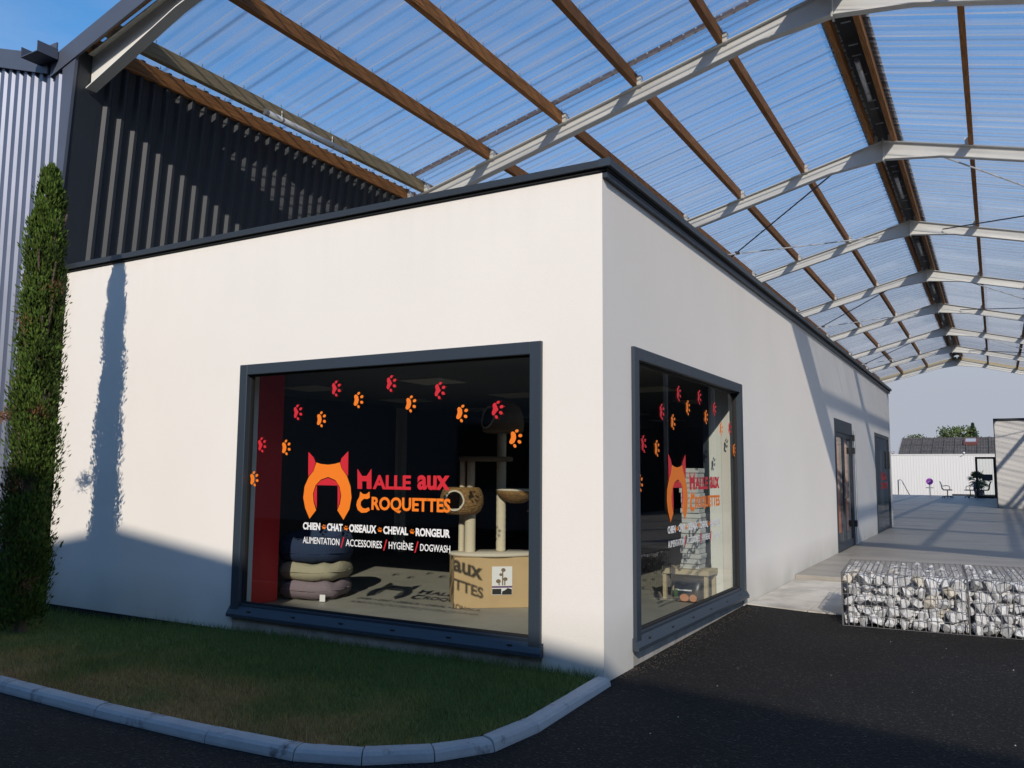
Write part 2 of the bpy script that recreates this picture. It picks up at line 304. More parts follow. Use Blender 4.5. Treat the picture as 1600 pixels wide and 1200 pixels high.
# ------------------------------------------------------------------ ground, asphalt, paving, kerb, lawn
inner = [(-9.4, -2.13), (-8.4, -2.135), (-7.4, -2.14), (-6.4, -2.15), (-5.35, -2.155), (-4.33, -2.16), (-3.30, -2.165), (-2.295, -2.185), (-1.35, -2.17), (-.76, -2.13), (-.45, -2.01), (-.19, -1.80), (-.03, -1.55), (.01, -1.17), (-.045, -.02)]
CX = [-.19, -.03, .01, -.045]; CYv = [-1.80, -1.55, -1.17, -.02]
def kerb_y(x):
    for p, q in zip(inner, inner[1:]):
        if p[0] <= x <= q[0] and q[0] > p[0]: return p[1]+(q[1]-p[1])*(x-p[0])/(q[0]-p[0])
    return -2.14
def lawn_inside(x, y):
    if y > -.004 or x < -9.4 or x > .012: return False
    if y > -1.80 and x > float(np.interp(y, CYv, CX)): return False
    return y > kerb_y(min(x, -.19)) if x < -.19 else (y > -1.8 or y > kerb_y(x))
az_ = lambda y: float(np.interp(y, [-250, -2, 0, 3.95, 4.3, 250], [-.12, -.12, -.112, -.068, -.25, -.25]))
gx = [-250, -30, -9.5]+[-9.5+.05*i for i in range(1, 192)]+[.3, 4, 10, 30, 250]; gy = [-250, -30, -5, -2.5]+[-2.5+.05*i for i in range(1, 51)]+[.3, 2, 3.95, 4.3, 30, 250]
b = MB(); b.v = [(x, y, -.32 if lawn_inside(x-.03, y+.03) else az_(y)) for y in gy for x in gx]; nx_ = len(gx)
b.f = [(j*nx_+i, j*nx_+i+1, (j+1)*nx_+i+1, (j+1)*nx_+i) for j in range(len(gy)-1) for i in range(nx_-1)]
tag(b.build('asphalt_road', M['asphalt']), kind='structure')
b = MB().add([(-900, -900, -.4), (900, -900, -.4), (900, 900, -.4), (-900, 900, -.4)], [(0, 1, 2, 3)])
tag(b.build('ground', M['ground']), kind='structure')

# pale slabs between asphalt and hall
pv = tag(MB().add([(-.0, 3.9, -.10), (22, 3.9, -.10), (22, 6.37, -.10), (0, 6.37, -.10)], [(0, 1, 2, 3)]).build('paving', M['concrete']), kind='structure')
def slab(x0, x1, y0a, y0b, y1, z1, z0=-.16, name='paving_slab', mt='pave', par=None):
    bb = MB().add([(x0, y0a, z0), (x1, y0b, z0), (x1, y1, z0), (x0, y1, z0), (x0, y0a, z1), (x1, y0b, z1), (x1, y1, z1), (x0, y1, z1)],
                  [(3, 2, 1, 0), (4, 5, 6, 7), (0, 1, 5, 4), (1, 2, 6, 5), (2, 3, 7, 6), (3, 0, 4, 7)])
    return bevel(bb.build(name, M[mt], par), .004, 1)
slab(.006, .66, 3.84, 3.69, 6.355, -.06, par=pv); slab(.668, 1.9, 3.688, 3.6, 6.355, -.06, par=pv)
slab(1.908, 4.4, 3.6, 3.6, 6.355, -.06, par=pv); slab(4.41, 9.0, 3.6, 3.6, 6.355, -.06, par=pv)
hf = tag(MB().add([(0, 6.4, -.05), (22, 6.4, -.05), (22, 60, -.05), (0, 60, -.05)], [(0, 1, 2, 3)]).build('hall_floor', M['concrete']), kind='structure')
for i, (ya, yb) in enumerate([(6.365, 9.4), (9.406, 12.6), (12.606, 18), (18.006, 24), (24.006, 30), (30.006, 36), (36.006, 42), (42.006, 48), (48.006, 57.95)]):
    for xa, xb in [(.004, 3.2), (3.206, 6.4), (6.406, 10), (10.006, 22)]:
        slab(xa, xb, ya, ya, yb, 0, -.12, 'floor_slab', 'pave' if i == -1 else 'hallfloor', hf)
for xa, xb in [(-9, -6), (-5.994, -3), (-2.994, 0)]:
    slab(xa, xb, 19.2, 19.2, 38, 0, -.12, 'floor_slab', 'hallfloor', hf); slab(xa, xb, 38.006, 38.006, 57.95, 0, -.12, 'floor_slab', 'hallfloor', hf)

# kerb stones
kb = tag(bpy.data.objects.new('kerb', None), kind='structure'); COL.objects.link(kb)
def knorm(i):
    n_ = Vector((0, 0, 0))
    for a_, b_ in ((i-1, i), (i, i+1)):
        if a_ >= 0 and b_ < len(inner):
            d_ = (Vector(inner[b_])-Vector(inner[a_])).normalized(); n_ += Vector((d_.y, -d_.x, 0))
    n_.normalize(); return n_
for i, (p, q) in enumerate(zip(inner, inner[1:])):
    p = Vector((*p, 0)); q = Vector((*q, 0)); d = (q-p).normalized(); nrm = Vector((d.y, -d.x, 0))
    na, nb = knorm(i), knorm(i+1); na = na/na.dot(nrm); nb = nb/nb.dot(nrm)
    h = -.055+random.uniform(-.005, .003); prof = [(0, -.34), (0, h-.008), (.008, h), (.055, h), (.082, h-.007), (.098, h-.022), (.106, h-.05), (.108, -.34)]
    bb = MB(); v = []; nseg = 6; g = .0025
    for k in range(nseg+1):
        t_ = k/nseg; c = p+(q-p)*t_+d*(g if k == 0 else (-g if k == nseg else 0)); nn = na*(1-t_)+nb*t_
        for a, z in prof: v.append(c+nn*a+Vector((0, 0, z+random.uniform(-.0015, .0015))))
    m_ = len(prof); f = [(k*m_+j, k*m_+j+1, (k+1)*m_+j+1, (k+1)*m_+j) for k in range(nseg) for j in range(m_-1)]
    f += [tuple(range(m_)), tuple(nseg*m_+j for j in range(m_))[::-1]]
    bevel(bb.add(v, f).build('kerb_stone', M['kerb'], kb, smooth=False), .004, 2)

# lawn
def lawn_z(x, y):
    wz = np.interp(x, [-9, -6.3, -5.2, -3.7, -1.9, -.5, .1], [-.2, -.19, -.185, -.11, -.095, -.085, -.085]); t = min(1, max(0, -y/2.2))
    return wz*(1-t)+(-.072)*t+.018*math.sin(t*math.pi)*(.6+.4*math.sin(x*1.7))
b = MB(); NX, NY = 120, 26; idx = {}
for i in range(NX+1):
    x = -9.4+i*9.41/NX
    ylo = kerb_y(x) if x < .0 else -1.3
    for j in range(NY+1):
        t = j/NY; y = ylo*(1-t)+(-.002)*t
        xe = float(np.interp(y, CYv, CX)) if y > -1.8 else 9; xx = min(x, xe)
        idx[i, j] = len(b.v); b.v.append((xx, y, lawn_z(xx, y)+random.uniform(-.006, .006)))
for i in range(NX):
    for j in range(NY): b.f.append((idx[i, j], idx[i+1, j], idx[i+1, j+1], idx[i, j+1]))
tag(b.build('lawn', M['lawn'], smooth=True), kind='structure')
P = []
while len(P) < 120000:
    x = rng.uniform(-7.0, .01) if rng.random() < .7 else rng.uniform(-3.5, .01); y = rng.uniform(-2.19, -.005)
    if lawn_inside(x, y): P.append((x, y, lawn_z(x, y)))
P = np.array(P); n = len(P)
th = rng.uniform(0, 2*np.pi, n); patch = .5+.5*np.sin(P[:, 0]*2.3+1.1*np.sin(P[:, 1]*3.1))*np.sin(P[:, 1]*2.7+P[:, 0]); h = rng.uniform(.018, .05, n)*(.75+.5*patch); h[P[:, 1] > -.09] *= 1.7; tall = rng.random(n) < .012; h[tall] *= 2.0
w = rng.uniform(.0012, .0026, n); lean = rng.uniform(.1, .9, n)*h; ld = rng.uniform(0, 2*np.pi, n)
dx = np.stack([np.cos(th)*w, np.sin(th)*w, np.zeros(n)], 1); tip = np.stack([np.cos(ld)*lean, np.sin(ld)*lean, h], 1)
tag(tris_obj('grass', np.stack([P-dx, P+dx, P+tip], 1), M['grass']), kind='stuff')

lv = []
for k in range(420):
    x, y = rng.uniform(-5.5, 0), rng.uniform(-2.15, -.05)
    if not lawn_inside(x, y) or rng.random() > .25+.3*(y < -1.6): continue
    a = rng.uniform(0, 6.28); r_ = rng.uniform(.006, .014); z_ = lawn_z(x, y)+rng.uniform(.012, .035); d_ = np.array([math.cos(a), math.sin(a), rng.uniform(-.3, .3)])*r_; e_ = np.array([-math.sin(a), math.cos(a), rng.uniform(-.3, .3)])*r_*.5; c_ = np.array([x, y, z_])
    lv.append([c_-d_, c_-e_, c_+d_, c_+e_])
tag(tris_obj('fallen_leaves', np.array(lv), M['deadtwig'], None, 4), kind='stuff')
# little stones on the asphalt
b = MB()
for k in range(70):
    x, y = random.uniform(-1.5, 4.5), random.uniform(-4.2, 2.9)
    if x < .35 and y > -2.6: continue
    r = random.uniform(.002, .006); z = float(np.interp(y, [-2, 0, 3.95], [-.12, -.112, -.068]))
    b.add([(x-r, y, z), (x, y-r, z), (x+r, y, z), (x, y+r, z), (x, y, z+r*1.2)], [(0, 1, 4), (1, 2, 4), (2, 3, 4), (3, 0, 4)])
tag(b.build('loose_grit', M['pave']), kind='stuff')
b = MB()
for k in range(900):
    y = random.uniform(.1, 3.7); x = .004+abs(random.gauss(0, .13))*(1 if y > .6 else .5); r = random.uniform(.002, .007); z = az_(y)
    b.add([(x-r, y, z), (x, y-r*.8, z), (x+r, y, z), (x, y+r, z), (x+r*.2, y, z+r*.9)], [(0, 1, 4), (1, 2, 4), (2, 3, 4), (3, 0, 4)])
tag(b.build('wall_foot_debris', mat('dark_debris', (.045, .036, .028), .95)), kind='stuff')

# ------------------------------------------------------------------ shop building
shop = thing('shop_building', 'white rendered flat roofed pet shop with dark parapet cap under the canopy', 'shop', (0, 0, 0))
T = .22; H = 3.57; XL = -6.62; YE = 18.95
# window openings (outer frame rectangles)
FX0, FX1, FZ0, FZ1 = -3.715, -.492, .04, 2.335
WY0, WY1, WZ0, WZ1 = .545, 3.742, .04, 2.335
b = MB()
b.box(XL, FX0, 0, T, -.35, H); b.box(FX1, 0, 0, T, -.35, H); b.box(FX0, FX1, 0, T, FZ1, H)
b.build('front_wall', M['stucco'], shop)
b = MB().box(FX0, FX1, .012, T, -.35, FZ0); b.build('plinth', M['concrete'], shop)
# right wall: openings window, door, window 2
DY0, DY1, DZ = 9.97, 11.98, 2.34; VY0, VY1, VZ = 15.56, 18.47, 2.335
b = MB(); X0 = -T
b.box(X0, 0, T, WY0, -.35, H); b.box(X0, 0, WY0, WY1, WZ1, H); b.box(X0, 0, WY1, DY0, -.35, H); b.box(X0, 0, DY0, DY1, DZ, H); b.box(X0, 0, DY1, VY0, -.35, H); b.box(X0, 0, VY0, VY1, VZ, H); b.box(X0, 0, VY1, YE, -.35, H)
b.build('side_wall', M['stucco'], shop)
MB().box(X0, -.012, WY0, WY1, -.35, WZ0).build('plinth', M['concrete'], shop)
b = MB().box(XL, X0, YE-T, YE, -.35, H); b.build('rear_wall', M['stucco'], shop)
MB().box(XL+.05, X0, T, YE-T, 3.22, 3.3).build('flat_roof', M['concrete'], shop)
# parapet cap: front run, side run, near-black strip painted in as the shadow gap below
MB().box(XL-.02, .0, -.05, T+.02, H+.022, H+.075).build('parapet_cap', M['cap'], shop)
MB().box(XL-.02, .0, -.02, T+.02, H, H+.020).build('cap_shadow_strip', M['gap'], shop)
MB().box(.0, .085, -.05, YE+.02, H+.022, H+.075).box(-T, -.001, T+.022, YE+.02, H+.022, H+.07).build('parapet_cap', M['cap'], shop)
MB().box(.0, .05, -.02, YE, H+.002, H+.020).build('cap_shadow_strip', M['gap'], shop)
MB().box(.0015, .04, .002, YE, H-.045, H+.0).build('drip_rail', M['frame'], shop)
for yy in (3.0, 6.0, 9.0, 12.0, 15.0): MB().box(.0855, .089, yy, yy+.03, H+.020, H+.077).build('cap_joint', M['frame'], shop)
MB().box(-.004, .089, -.054, -.02, H+.020, H+.078).build('cap_corner', M['frame'], shop)
# shop interior
MB().box(XL+.03, -T-.002, T+.002, YE-T-.002, -.2, -.008).build('shop_floor', M['floorin'], shop)
MB().box(FX0, FX1, .1, T, -.1, -.009).box(-T, -.1, WY0, WY1, -.1, -.009)
b = MB(); b.box(XL+.03, XL+.06, T+.002, 14, -.005, 2.6); b.box(XL+.06, -T-.002, 13.9, 14, -.005, 2.6)
b.build('inner_wall', M['wallin'], shop)
MB().box(XL+.03, -T-.002, T+.002, 14, 2.44, 2.52).build('shop_ceiling', M['ceilin'], shop)
lm = MB().box(-.31, .31, -.29, .29, -.012, 0).mesh('ceiling_light', M['lamp'])
for x in (-1.45, -3.42, -5.4):
    for y in (2.68, 4.75, 6.85, 8.95, 11.0): link('ceiling_light', lm, shop, (x, y, 2.439))
MB().box(-.36, -.223, 3.745, 3.85, -.005, 2.43).build('white_partition', M['partwhite'], shop)
MB().box(-.42, -.365, 3.72, 3.85, -.005, 2.43).build('partition_shade_strip', M['frame'], shop)  # dark strip put in for the shaded edge of the white partition
MB().box(-4.28, -4.15, .24, .98, -.005, 2.43).build('red_partition', M['redwall'], shop)
# inner window reveals
def window(axis, name):
    """axis 'x': front window (u along x), 'y': side window (u along y). u measured from the glass edge."""
    if axis == 'x': o0, o1 = FX0, FX1; pt = lambda u, w, d: (u, d, w)
    else: o0, o1 = WY0, WY1; pt = lambda u, w, d: (-d, u, w)
    def bx(b_, u0, u1, w0, w1, d0, d1):
        a = pt(u0, w0, d0); c = pt(u1, w1, d1); b_.box(min(a[0], c[0]), max(a[0], c[0]), min(a[1], c[1]), max(a[1], c[1]), min(a[2], c[2]), max(a[2], c[2]))
    fw = .098; b_ = MB()
    bx(b_, o0, o0+fw, .04, 2.335, -.03, .08); bx(b_, o1-fw, o1, .04, 2.335, -.03, .08)
    bx(b_, o0+fw, o1-fw, 2.238, 2.335, -.03, .08); bx(b_, o0+fw, o1-fw, .04, .135, .0, .08)
    fr = bevel(b_.build(name, M['frame'], shop), .004, 1)
    s_ = MB(); v = [pt(u, w, d) for u in (o0-.022, o1+.015) for d, w in ((-.055, .018), (-.055, .045), (-.012, .112), (-.002, .112), (-.002, .018))]
    s_.add(v, [(0, 1, 2, 3, 4), (9, 8, 7, 6, 5)]+[(i, i+5, (i+1) % 5+5, (i+1) % 5) for i in range(5)])
    s_.build('sill', M['frame'], fr)
    sb = MB()
    bx(sb, o0+fw, o1-fw, .1355, .150, .018, .06); bx(sb, o0+fw, o0+fw+.012, .15, 2.226, .018, .06); bx(sb, o1-fw-.012, o1-fw, .15, 2.226, .018, .06); bx(sb, o0+fw, o1-fw, 2.226, 2.2375, .018, .06)
    sb.build('glazing_bead', M['gap'], fr)
    for k in range(6):
        g = MB(); u = o0+.25+k*(o1-o0-.5)/5; bx(g, u-.02, u+.02, .072, .083, -.041, -.030); g.build('drain_cap', M['black'], fr)
    g = MB(); a = [pt(o0+fw, .136, .04), pt(o1-fw, .136, .04), pt(o1-fw, 2.237, .04), pt(o0+fw, 2.237, .04)]
    g.add(a, [(0, 1, 2, 3)]).build('glass', M['glass'], fr, fix=False)
    g0 = -3.616 if axis == 'x' else .725
    def fn(u, w, d): return pt(g0+u, w, .036-d)
    t = .002
    def flat(name_, polys, m_):
        q = MB()
        for pl in polys: q.prism(pl, fn, t)
        return q.build(name_, M[m_], fr)
    ARCH = [(0.786, 0.927), (0.73, 1.018), (0.703, 1.109), (0.715, 1.21), (0.761, 1.293), (0.814, 1.343), (0.831, 1.385), (0.845, 1.421), (0.897, 1.408), (0.982, 1.401), (1.066, 1.41), (1.115, 1.422), (1.139, 1.368), (1.2, 1.306), (1.244, 1.217), (1.259, 1.121), (1.239, 1.023), (1.176, 0.931), (1.105, 1.011), (1.132, 1.065), (1.144, 1.136), (1.121, 1.216), (1.071, 1.269), (0.987, 1.295), (0.903, 1.271), (0.844, 1.221), (0.816, 1.147), (0.826, 1.075), (0.859, 1.003)]
    flat('cat_door_emblem', [ARCH], 'vorange')
    for e_ in ([[(0.747, 1.515), (0.809, 1.467), (0.835, 1.421), (0.823, 1.376), (0.805, 1.338), (0.754, 1.297)], [(1.209, 1.518), (1.135, 1.457), (1.123, 1.417), (1.145, 1.368), (1.195, 1.318), (1.214, 1.306)]]): flat('emblem_ear', [e_], 'vred')
    for e_ in ([[(0.852, 1.222), (0.905, 1.264), (0.987, 1.287), (1.069, 1.262), (1.112, 1.222)], [(0.86, 1.221), (0.866, 1.022), (0.834, 1.08), (0.824, 1.147), (0.85, 1.216)], [(1.1, 1.221), (1.107, 1.022), (1.124, 1.07), (1.136, 1.137), (1.114, 1.216)]]): flat('emblem_inner', [e_], 'vred')
    def lettering(lines, m_, name_, polys=(), bold=.0):
        q = MB()
        for pl in polys: q.prism(pl, fn, t)
        for (s, u0, u1, z0, z1, bo) in lines:
            v, f = text_mesh(s, u0, u1, z0, z1, bo); nv = len(v); q.add([fn(a, c, t) for a, c in v]+[fn(a, c, 0) for a, c in v], f+[tuple(i+nv for i in ff[::-1]) for ff in f])
        return q.build(name_, M[m_], fr, fix=False)
    HH = [(1.323, 1.197), (1.317, 1.367), (1.37, 1.307), (1.42, 1.308), (1.47, 1.368), (1.476, 1.199), (1.424, 1.198), (1.422, 1.262), (1.372, 1.262), (1.374, 1.198)]
    CC = [(1.46, 1.125), (1.454, 1.177), (1.423, 1.155), (1.384, 1.154), (1.354, 1.175), (1.347, 1.131), (1.323, 1.096), (1.315, 1.06), (1.331, 1.021), (1.372, 0.997), (1.428, 1.001), (1.464, 1.021), (1.449, 1.045), (1.416, 1.033), (1.382, 1.038), (1.361, 1.062), (1.365, 1.092), (1.396, 1.115), (1.436, 1.114)]
    lettering([], 'vred', 'capital_letter', [HH]); lettering([], 'vorange', 'capital_letter', [CC])
    for ln_, m_ in ((('ALLE', 1.489, 1.887, 1.198, 1.316, .035), 'vred'), (('aux', 1.953, 2.272, 1.2, 1.319, .035), 'vred'), (('ROQUETTES', 1.48, 2.281, 1.005, 1.135, .032), 'vorange')): lettering([ln_], m_, 'brand_lettering')
    for ln_ in (('CHIEN', .711, .913, .831, .895, .035), ('CHAT', .993, 1.168, .831, .896, .035), ('OISEAUX', 1.243, 1.538, .83, .897, .035), ('CHEVAL', 1.612, 1.868, .83, .895, .035), ('RONGEUR', 1.946, 2.281, .828, .893, .035)): lettering([ln_], 'vwhite', 'bold_lettering')
    for ln_ in (('ALIMENTATION', .716, 1.138, .712, .769, .006), ('ACCESSOIRES', 1.21, 1.6, .711, .770, .006), ('HYGIÈNE', 1.673, 1.922, .712, .785, .006), ('DOGWASH', 1.993, 2.285, .712, .768, .006)): lettering([ln_], 'vwhite', 'thin_lettering')
    for u in (1.172, 1.635, 1.956): flat('slash_mark', [[(u-.02, .695), (u-.008, .695), (u+.02, .785), (u+.008, .785)]], 'vred')
    def ell(cx, cz, a, c, ang, n_=12):
        ca, sa = math.cos(ang), math.sin(ang); return [(cx+a*math.cos(k*2*math.pi/n_)*ca-c*math.sin(k*2*math.pi/n_)*sa, cz+a*math.cos(k*2*math.pi/n_)*sa+c*math.sin(k*2*math.pi/n_)*ca) for k in range(n_)]
    def paw(cx, cz, s, ang, red):
        """pad on the left, toes on the right, turned by ang"""
        if red: pad = [(-.075, .04), (-.06, .068), (-.035, .07), (-.022, .045), (-.006, .022), (.012, .0), (-.004, -.02), (-.02, -.045), (-.03, -.068), (-.055, -.072), (-.07, -.045), (-.058, 0)]
        else: pad = [(-.078, .045), (-.066, .066), (-.04, .066), (-.014, .045), (.0, .0), (-.012, -.045), (-.038, -.07), (-.066, -.07), (-.078, -.05), (-.07, -.02), (-.066, 0), (-.07, .02)]
        pl = [pad, ell(-.008, .082, .023, .017, .5), ell(.045, .04, .025, .019, .3), ell(.048, -.028, .025, .019, -.3), ell(0, -.082, .023, .017, -.7)]
        if red: pl += [ell(.028, .098, .004, .004, 0, 6), ell(.082, .05, .004, .004, 0, 6), ell(.084, -.038, .004, .004, 0, 6), ell(.036, -.1, .004, .004, 0, 6)]
        ca, sa = math.cos(ang), math.sin(ang)
        return [[(cx+s*(x*ca-z*sa), cz+s*(x*sa+z*ca)) for x, z in p_] for p_ in pl]
    for c, u, z in [('R', 1.052, 2.069), ('R', 0.603, 1.873), ('R', 1.662, 2.085), ('R', 2.162, 2.004), ('R', 2.71, 1.831), ('R', 0.166, 1.583), ('O', 1.311, 1.958), ('O', 0.891, 1.802), ('O', 0.476, 1.557), ('O', 0.084, 1.27), ('O', 1.874, 1.905), ('O', 2.383, 1.811), ('O', 2.878, 1.605)]:
        flat('paw_print', paw(u, z, .70, .1-.30*(u/2.9), c == 'R'), 'vred' if c == 'R' else 'vorange')
    for u in (.958, 1.208, 1.577, 1.91): flat('small_paw_print', paw(u, .864, .25, 1.4, False), 'vorange')
    return fr
window('x', 'shop_window'); window('y', 'shop_window')
# entrance door
b = MB(); b.box(-.14, .012, DY0, DY0+.09, 0, DZ); b.box(-.14, .012, DY1-.09, DY1, 0, DZ); b.box(-.14, .012, DY0+.09, DY1-.09, DZ-.24, DZ)
dr = bevel(b.build('entrance_door', M['frame'], shop), .004, 1)
for (ya, yb) in ((DY0+.095, 10.93), (10.94, DY1-.095)):
    b = MB(); b.box(-.05, .002, ya, ya+.07, .01, 2.095); b.box(-.05, .002, yb-.07, yb, .01, 2.095); b.box(-.05, .002, ya+.07, yb-.07, 2.02, 2.095); b.box(-.05, .002, ya+.07, yb-.07, .01, .14)
    b.build('door_leaf', M['frame'], dr)
    MB().add([(-.015, ya+.07, .14), (-.015, yb-.07, .14), (-.015, yb-.07, 2.02), (-.015, ya+.07, 2.02)], [(0, 1, 2, 3)]).build('glass', M['glass'], dr, fix=False)
for yy in (10.86, 11.01): MB().box(.03, .045, yy-.01, yy+.01, .9, 1.2).box(.002, .03, yy-.008, yy+.008, .92, .94).box(.002, .03, yy-.008, yy+.008, 1.16, 1.18).build('pull_handle', M['metal'], dr)
for zz in (.35, 1.75, 2.0): MB().box(.012, .06, DY1-.09, DY1-.02, zz, zz+.12).build('hinge', M['black'], dr)
MB().tube([(.04, DY1+.06, .02), (.04, DY1+.06, 2.2)], .02, 8).build('folded_grille_rail', M['metal'], dr)
# far side window
b = MB(); b.box(-.14, .012, VY0, VY0+.09, 0, VZ); b.box(-.14, .012, VY1-.09, VY1, 0, VZ); b.box(-.14, .012, VY0+.09, VY1-.09, VZ-.09, VZ); b.box(-.14, .012, VY0+.09, VY1-.09, 0, .07)
sw = bevel(b.build('side_window', M['frame'], shop), .004, 1)
MB().add([(-.012, VY0+.09, .07), (-.012, VY1-.09, .07), (-.012, VY1-.09, VZ-.09), (-.012, VY0+.09, VZ-.09)], [(0, 1, 2, 3)]).build('tinted_glass', M['glassdark'], sw, fix=False)
MB().box(.012, .05, VY1-.35, VY1-.31, 1.5, 1.95).build('pull_handle', M['black'], sw)
q = MB(); v, f = text_mesh('HALLE aux', 16.7, 17.8, 1.22, 1.42, .03); q.add([(-.009, a, c) for a, c in v], f); v, f = text_mesh('CROQUETTES', 16.6, 17.95, .98, 1.16, .03); q.add([(-.009, a, c) for a, c in v], f)
q.build('brand_lettering', M['vred'], sw, fix=False)

# ------------------------------------------------------------------ things inside the shop
for k, (m_, z, lab, sc) in enumerate([('mauve', 0.0, 'mauve fabric pet bed at the bottom of the stack behind the front window', 1.0), ('beige', .19, 'beige fabric pet bed in the middle of the stack behind the front window', 1.04), ('navy', .385, 'navy blue pet bed on top of the stack behind the front window', 1.06)]):
    t = thing('pet_bed', lab, 'pet bed', (-4.02, 1.42, z-.005), .35, 'pet beds stacked behind the front window')
    prof = [(.02, .0), (.30, .0), (.40, .02), (.455, .07), (.46, .12), (.43, .175), (.37, .2), (.31, .185), (.27, .13), (.23, .1), (.02, .09)]
    if k == 2: prof = [(.02, .0), (.32, .0), (.42, .03), (.46, .1), (.46, .2), (.43, .255), (.38, .27), (.33, .25), (.28, .15), (.02, .12)]
    b = MB(); seg = 40; kk = len(prof); 
    for i in range(seg):
        a = 2*math.pi*i/seg; ca, sa = math.cos(a), math.sin(a); pw = .72; ex = math.copysign(abs(ca)**pw, ca); ey = math.copysign(abs(sa)**pw, sa)*.78
        for r, z_ in prof:
            wob = 1+.018*math.sin(5*a+k)+.012*math.sin(11*a+2*k+z_*30); zz = z_
            if k == 2 and .1 < z_: zz = z_*(1+.28*max(0, math.sin(a-.3)))
            b.v.append((.76*r*sc*ex*wob, r*sc*ey*wob, zz+.012*math.sin(7*a+r*20+k)+.01*math.sin(3*a+2*k)*(z_ > .05)))
    for i in range(seg):
        i2 = (i+1) % seg
        for j in range(kk-1): b.f.append((i*kk+j, i2*kk+j, i2*kk+j+1, i*kk+j+1))
    c = b.build('cushion_rim', M[m_], t, True)
    pp = [(.76*.462*sc*math.copysign(abs(math.cos(a))**.72, math.cos(a)), .462*sc*.78*math.copysign(abs(math.sin(a))**.72, math.sin(a)), .105+.004*math.sin(6*a)) for a in np.linspace(0, 2*math.pi, 41)]
    MB().tube(pp, .005, 6, (0, 0, 1)).build('piping', M[m_], t, True)
    if k == 0: MB().box(.20, .26, -.372, -.368, -.0+.005, .075).build('price_tag', M['print'], t)

ang = math.atan2(2.034-1.55, -1.701+2.307)
t = thing('cardboard_box', 'large brown cardboard box carrying a printed picture label, under the cat tree', 'cardboard box', (-2.307, 1.55, -.008), ang)
b = MB(); b.box(0, .98, 0, .62, 0, .50); bevel(b.build('carton_body', M['card'], t), .006, 2)
MB().box(.0, .98, .285, .335, .5005, .502).build('tape', M['plank'], t)
MB().box(-.0012, .0, .285, .335, .36, .5).build('tape', M['plank'], t)
lb = MB().box(.44, .645, -.004, -.0005, .13, .41).build('printed_label', M['print'], t, loc=(-.06, 0, 0))
MB().box(.44, .645, -.0055, -.0042, .2, .216).build('purple_band', M['purple'], lb)
MB().box(.443, .535, -.0055, -.0042, .135, .19).build('black_block', M['black'], lb)
MB().box(.44, .645, -.0054, -.0042, .216, .22).build('label_line', M['sisal'], lb)
MB().prism([(.54, .133), (.642, .133), (.642, .185), (.6, .196), (.57, .175), (.545, .165)], lambda u, w, d: (u, -.0058-d*.1, w), .002).build('cat_picture', M['black'], lb)
b = MB()
for (u, w, r_) in ((.555, .375, .024), (.53, .33, .018), (.505, .265, .026), (.575, .285, .024)):
    b.prism([(u+r_*math.cos(a*.785), w+r_*.8*math.sin(a*.785)) for a in range(8)], lambda u_, w_, d: (u_, -.0058-d*.1, w_), .002)
for (u, w0, w1) in ((.548, .225, .375), (.512, .225, .26), (.57, .225, .28)): b.box(u-.006, u+.006, -.0062, -.0048, w0, w1)
b.build('cat_tree_picture', M['plushdark'], lb)

ct = thing('cat_tree', 'tall beige cat tree with woven basket house, hammock bowl and domed top cave', 'cat tree', (-2.05, 2.06, .494), ang)
def flatplate(a, c, z0, z1, cx, cy, seg=36): return MB().lathe([(.001, z0), (1-.03, z0), (1, z0+.012), (1, z1-.012), (1-.03, z1), (.001, z1)], (cx, cy, 0), seg, a, c)
flatplate(.47, .27, 0, .035, -.09, 0).build('base_plate', M['plush'], ct, True)
def post(x, y, z0, z1, r=.05, m_='sisal'):
    p = [(r+.0012*math.sin(i*1.9), z0+(z1-z0)*i/60) for i in range(61)]; return MB().lathe([(.001, z0)]+p+[(.001, z1)], (x, y, 0), 16).build('post', M[m_], ct, True)
post(-.345, -.03, .035, .43, .056); post(-.425, .06, .035, .33, .032); post(-.335, .04, .66, .985, .042); post(-.02, .0, .035, 1.27, .05); post(-.42, .08, .33, .985, .03)
def pod(name, prof, c, open_ang, open_z, open_r, m_, seg=56, sub=28, sx=1, sy=1):
    pr = []
    zz = [p[1] for p in prof]; rr = [p[0] for p in prof]; tt = np.linspace(0, len(prof)-1, sub)
    pr = [(float(np.interp(t_, range(len(prof)), rr)), float(np.interp(t_, range(len(prof)), zz))) for t_ in tt]
    od = Vector((math.cos(open_ang), math.sin(open_ang), 0)); sd_ = Vector((-od.y, od.x, 0))
    b = MB()
    for sh in (1, .93):
        o = len(b.v)
        for i in range(seg):
            a = 2*math.pi*i/seg
            for r, z in pr: b.v.append((c[0]+r*sh*math.cos(a)*sx, c[1]+r*sh*math.sin(a)*sy, c[2]+z*(1 if sh == 1 else .97)+(0 if sh == 1 else .006)))
        k = len(pr)
        for i in range(seg):
            for j in range(k-1):
                q = (o+i*k+j, o+((i+1) % seg)*k+j, o+((i+1) % seg)*k+j+1, o+i*k+j+1)
                m0 = sum((Vector(b.v[z_]) for z_ in q), Vector())/4-Vector(c)
                if m0.dot(od) > 0 and math.hypot(m0.dot(sd_), m0.z-open_z) < open_r: continue
                b.f.append(q)
    ob = b.build(name, M[m_], ct, True)
    # rim ring
    rmax = max(rr); ring = []
    for a in np.linspace(0, 2*math.pi, 33):
        u, w = open_r*math.cos(a), open_z+open_r*math.sin(a); r_ = float(np.interp(w, [p[1] for p in pr], [p[0] for p in pr])) if w < pr[-1][1] else rr[-1]
        dpt = math.sqrt(max(r_*r_-u*u, .0004)); ring.append(Vector((c[0], c[1], c[2]))+od*dpt+sd_*u+Vector((0, 0, w)))
    b2 = MB()
    for p, q in zip(ring, ring[1:]): b2.bar(p, q, .016, .016)
    b2.build('opening_rim', M['plush'], ob)
    return ob
